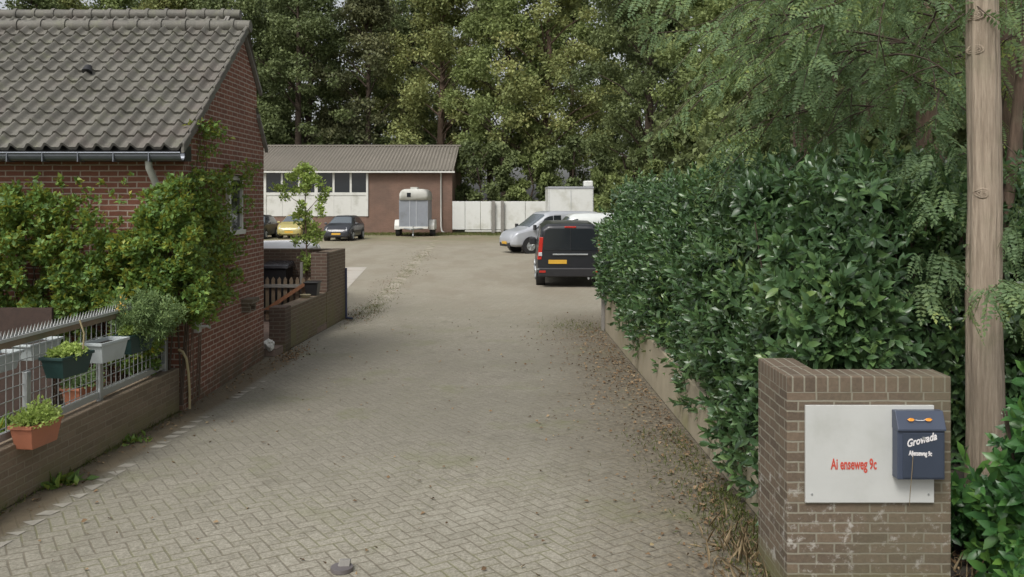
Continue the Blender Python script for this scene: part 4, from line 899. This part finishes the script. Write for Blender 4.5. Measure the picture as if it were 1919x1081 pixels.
# gate stop set in the paving
gs = empty('gate_stop', (px(640, 0, 5.93), 5.95, 0), 'small rusty steel gate stop set in the paving at the bottom edge', 'gate stop')
X, Y = gs.location.x, gs.location.y
at(MB().tube([(X, Y, 0), (X, Y, .025)], .075, 14).build('base', plain('dull_steel', (.20, .18, .18), .5, .5)), gs)
at(MB().hexa([(X-.03, Y, .02), (X+.05, Y, .02), (X+.05, Y+.05, .02), (X-.03, Y+.05, .02)], [(X-.02, Y+.02, .06), (X+.055, Y+.02, .06), (X+.055, Y+.05, .06), (X-.02, Y+.05, .06)]).build('catch', M['wood_grey'], bevel=.005), gs)

# ------------------------------------------------------------------ laurel hedge
spr = proto_sprig()
def hedge(name, label, samples, mat, core=None, L=1.0, loc=(3, 10, 0), cat='hedge', sc=(.65, 1.5)):
    t = empty(name, loc, label, cat); O = np.array([s[0] for s in samples]); Z = np.array([s[1] for s in samples])
    n = len(O); Z = unit(Z+rng.normal(size=(n, 3))*.38)
    data = instance(spr, O, frames(Z), rng.uniform(*sc, n)*L)
    P, D, N, Ls, Ws = data; D = unit(D+rng.normal(size=D.shape)*.16)
    at(link('foliage', leaf_cards('foliage', P, D, N, Ls, Ws, True), mat), t)
    if core: at(core.build('branches_dark_core', M['barkd']), t)
    return t
def nz3(x, y, z, s=1.0): return noise.noise(Vector((x*s, y*s, z*s)))
S = []
HT = 2.62
def zlow(Y): return .02 if Y < 8.6 else (.02+(Y-8.6)*.16 if Y < 10.2 else (.28 if Y < 15 else .28+(Y-15)*.17))
for _ in range(4700):           # driveway side
    Y = 6.15+11.2*random.random()**1.25; zl = zlow(Y); q = random.random(); z = zl+(HT-zl)*q
    bul = .26*nz3(Y, 0, z, 1.1)+.14*nz3(Y, 5, z, 3.0)
    X = wr(Y)+.13+bul-.10*math.sin(math.pi*q)+random.uniform(0, .22)
    if Y < 6.5: X = max(X, 1.99)
    if q > .62: X += (q-.62)**1.5*5.0
    X += max(0, 8.2-Y)*max(0, z-1.3)*.3
    Y += max(0, X-2.25)*.75 if Y < 8 else 0
    if nz3(X*0, Y, z+7, 1.5) < -.27 and random.random() < .85: X += .38
    S.append(((X, Y, z), (-1, -.25, .45+q*.5)))
for _ in range(1500):           # deeper layer on the same side
    Y = 6.2+11.2*random.random()**1.2; zl = zlow(Y)+.1; z = zl+(HT-zl)*random.random(); X = wr(Y)+.42+random.uniform(0, .3)
    S.append(((X, Y, z), (-1, -.3, .5)))
for _ in range(1900):           # top
    Y = 6.6+12*random.random()**1.1; X = random.uniform(2.1, 6.0)
    if abs(X-3.41) < .46 and Y < 7.3: continue
    z = HT+.38*nz3(X, Y, 0, .9)+.22*nz3(X, Y, 3, 2.6)+max(0, random.gauss(0, .08))+.03*(X-2); S.append(((X, Y, z-random.uniform(0, .2)), (-.25, -.3, 1)))
for _ in range(2300):           # end facing the street, behind the pillar
    X = random.uniform(1.98, 4.6); q = random.random(); zb_ = .75 if X < 2.6 else .25; z = zb_+(HT-.1-zb_)*q; Y = 6.35+.55*nz3(X, 0, z, .9)+(q**2)*.75+.2*nz3(X, 4, z, 3)+random.uniform(0, .25)+max(0, X-3.2)*.5
    if 2.75 < X < 3.87 and Y < 7.2: Y = random.uniform(7.15, 7.5)
    if X >= 3.87: Y = max(Y, 6.9)+.3
    if nz3(X, 2, z, 1.7) < -.28: Y += .35
    S.append(((X, Y, z), (-.15, -1, .5+q*.5)))
core = MB()
core.hexa([(2.75, 7.9, .3), (6, 8.1, .3), (6, 18, .3), (2.45, 17.2, .3)], [(2.9, 8.1, 2.2), (6, 8.2, 2.25), (6, 18, 2.3), (2.6, 17, 2.25)])  # solid dark block added as the shaded inside of the hedge
for _ in range(120):
    X = random.uniform(2.1, 4.4); Y = 7.2 if random.random() < .4 else random.uniform(7, 16)
    if Y > 7.3: X = random.uniform(2.4, 2.9)
    core.tube([(X+.1, Y+.25, .3), (X+random.uniform(-.15, .15), Y+.1, 1.2), (X+random.uniform(-.25, .25), Y+random.uniform(-.15, .2), 2.3)], [.018, .012, .005], 5)
hedge('laurel_hedge', 'long thick dark laurel hedge running along the right of the driveway', S, M['laurel'], core)
S = []
for _ in range(330):
    X = random.uniform(2.98, 3.9); z = random.uniform(.1, .98+(X-2.9)*.45); Y = 5.15+.3*nz3(X, 0, z, 1.6)+random.uniform(0, .5)+z*.12
    S.append(((X, Y, z), (-.5, -.8, .6)))
for _ in range(60):
    S.append(((random.uniform(2.85, 3.5), random.uniform(5.9, 6.25), random.uniform(.1, .55)), (-.4, -.7, .8)))
core = MB()
for _ in range(12):
    X = random.uniform(3.0, 3.8); core.tube([(X, 5.6, 0), (X+.05, 5.5, .5), (X+random.uniform(-.2, .1), 5.4, 1.2)], [.018, .012, .006], 6)
hedge('laurel_shrub', 'bright green young laurel shrub right of the pillar in front of the pale trunk', S, M['laurel_bright'], core, 1.05, (3.3, 5.4, 0), 'shrub')
S = []
for _ in range(520):
    X = random.uniform(3.95, 5.3); z = random.uniform(.9, 2.35); Y = 7.0+.3*nz3(X, 0, z, 1.6)+random.uniform(0, .6)
    S.append(((X, Y, z), (-.4, -.8, .5)))
core = MB()
for _ in range(10):
    X = random.uniform(3.8, 5); core.tube([(X, 7.0, 0), (X+.05, 7, .9), (X+random.uniform(-.2, .1), 6.9, 2.1)], [.02, .014, .006], 6)
hedge('laurel_shrub', 'dark laurel shrub behind the pale trunk at the right edge', S, M['laurel'], core, 1.1, (4.2, 7, 0), 'shrub')

# ------------------------------------------------------------------ locust trees on the right
frd = proto_frond()
def fronds(name, branches, mat, parent, per=10, seg=None):
    """branches: list of polylines; fronds hang from them"""
    O, Z = [], []
    for br in branches:
        br = [Vector(b_) for b_ in br]; n = max(3, int(per*sum((br[i+1]-br[i]).length for i in range(len(br)-1))))
        for k in range(n):
            u = random.uniform(.15, 1)*(len(br)-1); i = min(int(u), len(br)-2); p = br[i].lerp(br[i+1], u-i); d = (br[i+1]-br[i]).normalized()
            O.append(p); side = Vector((random.uniform(-1, 1), random.uniform(-1, 1), random.uniform(-1.3, .3))); Z.append((d*.4+side*.9+Vector((0, 0, -.45))).normalized())
    O = np.array([tuple(o) for o in O]); Z = np.array([tuple(z) for z in Z]); n = len(O)
    Z = unit(Z); up = np.tile([0., -.35, 1.], (n, 1))+rng.normal(size=(n, 3))*.8; a = unit(np.cross(up, Z)); b_ = np.cross(Z, a); Rm = np.stack([a, b_, Z], 2)
    P, D, N, L, W = instance(frd, O, Rm, rng.uniform(.6, 1.3, n)); D = unit(D+rng.normal(size=D.shape)*.14)
    return at(link(name, leaf_cards(name, P, D, N, L, W, False, .05), mat), parent)
def bend(p, d, L, droop, n=5):
    out = [Vector(p)]; d = Vector(d).normalized()
    for i in range(n): d = (d+Vector((random.uniform(-.1, .1), random.uniform(-.1, .1), -droop))).normalized(); out.append(out[-1]+d*L/n)
    return out
def locust(loc, trunk, radii, origins, nbr, label, L=(1.2, 2.4), per=9, aim=(-.6, -.3, .2), mat='bark_light', droop=.14, spread=.7):
    t = empty('locust_tree', loc, label, 'tree', None); tm = MB(); tm.tube(trunk, radii, 20); brs, wood = [], MB()
    for k in range(nbr):
        o = random.choice(origins); p = Vector(o)+Vector((random.uniform(-.3, .3), random.uniform(-.3, .3), random.uniform(-.4, .4)))
        d = Vector(aim)+Vector((random.uniform(-spread, spread), random.uniform(-spread, spread), random.uniform(-.3, .35)))
        b_ = bend(p, d, random.uniform(*L), droop); brs.append(b_); wood.tube(b_, [.009*(1-i/6)+.002 for i in range(len(b_))], 5)
        for j in range(2):
            q = b_[random.randint(1, 4)]; c = bend(q, d+Vector((random.uniform(-.8, .8), random.uniform(-.8, .8), -.1)), random.uniform(.4, .9), droop*1.4, 4); brs.append(c); wood.tube(c, [.006, .005, .004, .003, .002], 4)
    if mat == 'bark_light':      # ridged, slightly uneven near trunk
        tm = MB(); NR, NA = 150, 72; V = []
        for i in range(NR+1):
            u = i/NR*(len(trunk)-1); k = min(int(u), len(trunk)-2); f = u-k; f2 = f*f*(3-2*f); c = Vector(trunk[k]).lerp(Vector(trunk[k+1]), f); rr_ = radii[k]*(1-f2)+radii[k+1]*f2
            for j in range(NA):
                a = 2*math.pi*j/NA; q = Vector((math.cos(a)*3.2, math.sin(a)*3.2, c.z*.55)); r_ = rr_+.010*noise.noise(q)+.0085*(abs(noise.noise(Vector((math.cos(a)*9, math.sin(a)*9, c.z*1.1))))-.25)+.003*noise.noise(Vector((math.cos(a)*14, math.sin(a)*14, c.z*9)))
                V.append((c.x+math.cos(a)*r_, c.y+math.sin(a)*r_, c.z))
        tm.add(V, [(i*NA+j, i*NA+(j+1) % NA, (i+1)*NA+(j+1) % NA, (i+1)*NA+j) for i in range(NR) for j in range(NA)], True)
    at(tm.build('trunk', M[mat]), t); at(wood.build('branches', M['barkd']), t); fronds('crown', brs, M['locust'], t, per); return t
T = px(1845, 0, 6.4)
tr = [(T+.02, 6.4, 0), (T+.012, 6.4, .9), (T-.008, 6.4, 1.8), (T+.004, 6.4, 2.6), (T-.01, 6.4, 3.4), (T-.01, 6.42, 4.6), (T, 6.45, 7.0)]
orig = [(3.0, 7.6, 4.0), (2.9, 8.2, 4.3), (3.2, 7.0, 4.3), (2.6, 7.8, 4.4), (3.2, 8.6, 3.7), (3.5, 8.0, 3.5)]
random.seed(21)
locust((T, 6.4, 0), tr, [.155, .128, .118, .112, .108, .10, .085], orig, 44, 'large locust tree with pale ridged trunk right of the pillar', aim=(-.4, -.15, .1), L=(.8, 1.7))
tn = bpy.data.objects['locust_tree']
kn = MB(); kn2 = MB()
for (x, y) in ((1838, 90), (1838, 25), (1846, 362)):
    Xk = px(x, 0, 6.28); zk = pz(y, 6.28)
    for q, rr_ in ((1.0, .010), (.6, .010), (.25, .010)):
        ring = []
        for a in np.linspace(0, 2*math.pi, 17):
            dx = .036*math.cos(a)*q*(1+.15*math.sin(3*a+x)); ring.append((Xk+dx, 6.4-math.sqrt(max(.0001, .112**2-(Xk+dx-T)**2))+.006, zk+.03*math.sin(a)*q))
        kn.tube(ring, rr_, 5, False)
    at(kn.build('knot', M['bark_light']), tn); kn = MB()
# shoots at eye level on the trunk and right of it
sh = []
random.seed(5)
for (x, y, Y, n) in ((1745, 500, 6.6, 7), (1790, 545, 6.5, 5), (1850, 560, 6.0, 12), (1880, 470, 6.6, 10), (1905, 420, 6.8, 8), (1770, 300, 6.9, 8), (1780, 380, 6.8, 7), (1730, 330, 7.2, 5)):
    for k in range(n):
        p = (px(x+random.uniform(-30, 30), 0, Y), Y+random.uniform(-.1, .1), pz(y-30+random.uniform(-15, 15), Y)); sh.append(bend(p, (random.uniform(-1, 1), -.3, random.uniform(-.2, .4)), .32, .25, 3))
fronds('shoots', sh, M['locust'], tn, 8)
def tr2(x0, x1, Y, z0, z1): return [(px(x0, 0, Y), Y, z0), (px((x0+x1)/2, 0, Y), Y, (z0+z1)/2), (px(x1, 0, Y), Y, z1)]
random.seed(31)
locust((px(1885, 0, 8), 8, 0), tr2(1888, 1897, 8, 0, 5), [.13, .11, .08], [(4.4, 8, 4.1), (3.9, 8.4, 4.2), (4.6, 8.4, 3.2)], 22, 'second locust tree close behind the pale trunk', aim=(-.2, -.2, 0), mat='bark_brown')
locust((px(1880, 0, 8.8), 8.8, 0), [(px(1868, 0, 7.4), 7.4, .3), (px(1876, 0, 7.4), 7.4, 1.9), (px(1916, 0, 7.4), 7.4, 3.6), (px(1965, 0, 7.4), 7.4, 5.5)], [.055, .05, .042, .035], [(5.2, 8.6, 3.8), (4.8, 9, 4.2)], 12, 'slim leaning locust tree at the right edge', aim=(-.4, -.2, 0), mat='bark_brown')
locust((px(1748, 0, 12), 12, 0), tr2(1748, 1740, 12, 0, 7), [.2, .18, .13], [(4.9, 11.4, 5.0), (5.6, 11.4, 4.6), (4.6, 11, 5.0), (6.2, 11.4, 4.5)], 30, 'brown trunked locust tree left of the pale trunk, higher than the hedge', aim=(-.4, -.4, -.1), mat='bark_brown', L=(1.5, 2.6))
locust((px(1640, 0, 14), 14, 0), tr2(1640, 1650, 14, 0, 8), [.2, .17, .13], [(5.4, 13.2, 5.6), (4.8, 12.6, 5.8), (4.6, 13, 5.4), (6.0, 13, 5.0)], 30, 'locust tree half hidden behind the hedge, middle of the locust row', aim=(-.4, -.4, -.1), mat='bark_brown', L=(1.5, 2.8))
locust((px(1503, 0, 15), 15, 0), tr2(1503, 1498, 15, 0, 8), [.13, .12, .09], [(4.6, 14, 5.8), (4.2, 13.6, 6.1), (5.0, 14, 5.2), (4.2, 14.5, 5.0)], 26, 'slim locust tree whose reddish trunk rises from the middle of the hedge', aim=(-.45, -.4, -.1), mat='bark_brown', L=(1.5, 2.8))

# ------------------------------------------------------------------ wood behind
def tree_proto(seed, h, cr_, base, leafm, trunk_r, nleaf, nclump, lsize=.30, barkm='barkd', bushy=False):
    random.seed(seed)
    C, limbs = [], MB()
    limbs.tube([(0, 0, -.1), (random.uniform(-.2, .2), random.uniform(-.2, .2), h*.3), (random.uniform(-.5, .5), random.uniform(-.5, .5), h*.6), (random.uniform(-.6, .6), random.uniform(-.6, .6), h*.92)], [trunk_r*1.25, trunk_r, trunk_r*.65, .06], 10)
    for k in range(nclump):
        q = random.random(); z = base+(h-base)*q; env = cr_*math.sin(math.pi*min(.96, .18+.78*q)**.8) if not bushy else cr_*math.sqrt(max(.05, 1-(q-.3)**2*1.6))
        a = random.uniform(0, 2*math.pi); r = env*math.sqrt(random.uniform(.12, 1)); rr = random.uniform(.45, 1.0)*(1.25 if not bushy else .8)*(cr_/4.5)
        c = (r*math.cos(a), r*math.sin(a), z, rr, rr, rr*.62, rr*rr); C.append(c)
        if k % 3 == 0: limbs.tube([(0, 0, max(.4, z-r*.7)), (c[0]*.5, c[1]*.5, z-r*.25), (c[0], c[1], z)], [trunk_r*.3, trunk_r*.18, .02], 5)
    c = np.array(C); idx = rng.choice(len(c), nleaf, p=c[:, 6]/c[:, 6].sum()); off = unit(rng.normal(size=(nleaf, 3)))*rng.uniform(.3, 1.08, (nleaf, 1))
    P = c[idx, :3]+off*c[idx, 3:6]; D = unit(off*.6+rand_dirs(nleaf, -.1)); l = rng.uniform(.65, 1.3, nleaf)*lsize
    me = leaf_cards('crown', P, D, unit(off*.5+rand_dirs(nleaf, .9)), l, l*.62); me.materials.append(M[leafm])
    tm = bpy.data.meshes.new('trunk'); tm.from_pydata(limbs.v, [], limbs.f); tm.polygons.foreach_set('use_smooth', limbs.sm); tm.materials.append(M[barkm])
    return me, tm
PR = {'olive': tree_proto(1, 23, 5.4, 5.5, 'oak_olive', .33, 26000, 120, barkm='bark_brown'), 'green': tree_proto(2, 22, 5.0, 4.0, 'oak_green', .3, 25000, 120),
      'dark': tree_proto(3, 24, 5.0, 3.2, 'oak_dark', .3, 25000, 120), 'brown': tree_proto(4, 21, 4.8, 5.0, 'oak_brown', .28, 21000, 110), 'greentall': tree_proto(5, 25, 5.2, 6.5, 'oak_dark', .34, 22000, 95)}
PB = {'shrub': tree_proto(8, 5.0, 2.8, .3, 'oak_dark', .08, 9000, 60, .24, bushy=True), 'shrub_green': tree_proto(9, 4.6, 2.6, .3, 'oak_green', .08, 9000, 60, .22, bushy=True)}
def put(kind, x, y, s, label, group, name='broadleaf_tree', cat='tree', D_=PR):
    me, tm = D_[kind]; t = empty(name, (x, y, 0), label, cat, group, random.uniform(0, 6.28)); t.scale = (s, s, s*random.uniform(.95, 1.08))
    link('crown', me, None, t); link('trunk', tm, None, t); return t
desc = {'olive': 'olive green', 'green': 'mid green', 'dark': 'dark green', 'brown': 'browning', 'greentall': 'tall dark'}
random.seed(77)
row1 = [('dark', -43), ('green', -36), ('olive', -30), ('dark', -24.5), ('dark', -18.5), ('brown', -13.0), ('olive', -6.2), ('green', -.5), ('olive', 2.7)]
for i, (k, x) in enumerate(row1):
    nm = ['above the house roof at the far left', 'above the middle of the house roof', 'above the right half of the house roof', 'just right of the brick gable', 'above the barn windows', 'above the middle of the barn', 'above the horse trailer and barn end', 'behind the white gate', 'with the thick brown trunk behind the white box truck'][i]
    put(k, x, random.uniform(77, 80) if x < -3 else 72+random.uniform(-1, 1), 1.0, f'{desc[k]} broadleaf tree {nm}', 'trees of the wood behind the barn')
lab2 = 'broadleaf tree deeper in the wood behind the barn'
for i, (k, x, y) in enumerate([('olive', -46, 90), ('dark', -38, 92), ('brown', -31, 90), ('greentall', -25, 92), ('greentall', -20, 86), ('olive', -14, 92), ('dark', -10, 88), ('green', 6, 88), ('brown', -2.0, 86), ('dark', 12, 84), ('greentall', 17, 86)]):
    put(k, x, y, 1.05, lab2, 'trees deeper in the wood')
for i, (k, x, y) in enumerate([('dark', -40, 104), ('greentall', -27, 106), ('greentall', -10, 105), ('dark', 16, 104), ('dark', 26, 100)]):
    put(k, x, y, 1.1, lab2, 'trees deeper in the wood')
right = [('greentall', 8.8, 57, 'dark tree with a black trunk above the black van'), ('green', 12.5, 50, 'green tree above the far end of the hedge'), ('green', 9.8, 36, 'green tree rising over the middle of the hedge'),
         ('dark', 15, 40, 'dark tree behind the locusts, left of the pale trunk'), ('dark', 14.5, 28, 'dark tree filling the gap behind the pale trunk'), ('olive', 19, 33, 'olive tree at the right edge behind the pale trunk'), ('dark', 21, 48, 'dark tree far behind the pale trunk'), ('dark', 9.5, 22, 'dark tree close behind the locust row')]
for k, x, y, lb in right: put(k, x, y, .62 if y < 45 else .85, lb, 'trees behind the hedge')
for i, (k, x, y, s, lb) in enumerate([('shrub', -2.2, 66.5, 1.2, 'dark shrub behind the left part of the white gate'), ('shrub_green', 1.2, 66, 1.15, 'green shrub behind the right part of the white gate'), ('shrub', 5.0, 65, 1.3, 'dark shrub behind the white box truck'), ('shrub_green', 7.6, 60, 1.2, 'green shrub right of the white box truck'),
        ('shrub_green', 6.6, 44, .95, 'green shrub beyond the black van'), ('shrub', 8.5, 40, 1.2, 'dark shrub beyond the hedge end'), ('shrub', 6.8, 26, .9, 'dark shrub right behind the hedge'), ('shrub', 10.5, 19, 1.0, 'dark shrub behind the locust trunks'), ('shrub_green', 5.4, 20.5, .75, 'green shrub at the far end of the hedge'),
        ('shrub', -9, 78, 1.6, 'dark shrub behind the barn roof'), ('shrub', -16, 78, 1.6, 'dark shrub behind the barn left of the middle'), ('shrub', -22, 78, 1.6, 'dark shrub behind the barn by the gable edge'), ('shrub_green', 3.9, 15.2, .66, 'green shrub poking up through the far half of the hedge'), ('shrub_green', 5.2, 12.6, .64, 'green shrub poking up through the middle of the hedge'), ('shrub', 6.6, 14.0, .8, 'dark shrub behind the middle of the hedge'), ('shrub', 14, 24, 1.3, 'dark shrub deep behind the pale trunk'), ('shrub', 10, 30, 1.3, 'dark shrub in the grove behind the hedge')]):
    put(k, x, y, s, lb, 'shrubs at the edge of the wood', 'shrub', 'shrub', PB)

# ------------------------------------------------------------------ litter, grass and weeds
def litter(name, spots, L=.05, mat='litter', label='fallen brown leaves scattered on the paving'):
    P = []
    for (n, fx_) in spots:
        for _ in range(n): P.append(fx_())
    P = np.array(P); n = len(P); D = rng.normal(size=(n, 3)); D[:, 2] *= .25; N = rand_dirs(n, 2.5)
    l = rng.uniform(.5, 1.3, n)*L; o = link(name, leaf_cards(name, P, D, N, l, l*.7), M[mat]); tag(o, label, 'leaves', None, 'stuff'); return o
def g2(cx_, cy_, sx, sy, z=.012): return lambda: (random.gauss(cx_, sx), random.gauss(cy_, sy), z+random.random()*.01)
def rwall(y0, y1, sd): 
    def f():
        Y = random.uniform(y0, y1); return (wr(Y)-.05-abs(random.gauss(0, sd)), Y, .012+random.random()*.012)
    return f
litter('fallen_leaves', [(1000, rwall(5.6, 17, .3)), (520, rwall(9, 16.5, .7)), (180, rwall(5.3, 8, .5)), (260, lambda: (random.uniform(2.72, 3.4), random.uniform(5.2, 6.1), .075)), (260, lambda: (random.uniform(-3.6, 1.8), random.uniform(5.5, 20), .01)),
    (420, g2(-3.5, 14.0, .12, .5)), (260, g2(-3.35, 18.6, .25, .6)), (200, lambda: (wl(0)+.053*(Y:=random.uniform(6, 13))+abs(random.gauss(0, .18)), Y, .012)),
    (500, lambda: (-3.1-.04*((Y:=random.uniform(19, 42))-19)+random.gauss(0, .3)+.25*math.sin(Y*.9), Y, .012))], .04)
def grass(name, spots, h, mat, label, wr_=.06):
    P = []
    for (n, f) in spots:
        for _ in range(n): P.append(f())
    P = np.array(P); P[:, 2] = 0; n = len(P); D = rand_dirs(n, 1.6); D[:, 2] = np.abs(D[:, 2]); l = rng.uniform(.4, 1.2, n)*h
    o = link(name, leaf_cards(name, P, D, rand_dirs(n), l, np.maximum(l*wr_, .0025), False, .2), M[mat]); return tag(o, label, 'grass', None, 'stuff')
grass('grass_tufts', [(1500, rwall(5.8, 7.6, .22)), (700, rwall(7.6, 9.5, .3)), (500, g2(1.35, 17.2, .35, .5)), (300, g2(-3.2, 19.5, .2, 1.0)), (900, lambda: (-3.1-.04*((Y:=random.choice([19.5, 21, 24.5, 30, 37])+random.gauss(0, 1.1))-19)+random.gauss(0, .18), Y, 0)), (500, lambda: (wl(0)+.053*(Y:=random.uniform(5.5, 10.3))+abs(random.gauss(.02, .03)), Y, 0))], .07, 'grass', 'short grass and moss tufts along the walls')
grass('grass_strip', [(9000, lambda: (random.uniform(-16, 3), random.uniform(58, 61.8), 0))], .16, 'grass', 'rough grass strip at the foot of the barn and gate', .12)
def st_(): 
    a = random.random(); return (1.62+random.gauss(0, .10), 6.3+random.gauss(0, .2), 0) if a < .5 else (2.62+random.gauss(0, .13), 5.25+random.gauss(0, .12), 0)
grass('dry_grass', [(120, lambda: (random.uniform(2.72, 3.0), random.uniform(5.3, 6.0), 0)), (170, st_), (50, lambda: (random.uniform(1.3, 1.68), random.uniform(5.4, 6.2), 0))], .19, 'straw', 'dry straw coloured grass at the foot of the brick pillar', .012)
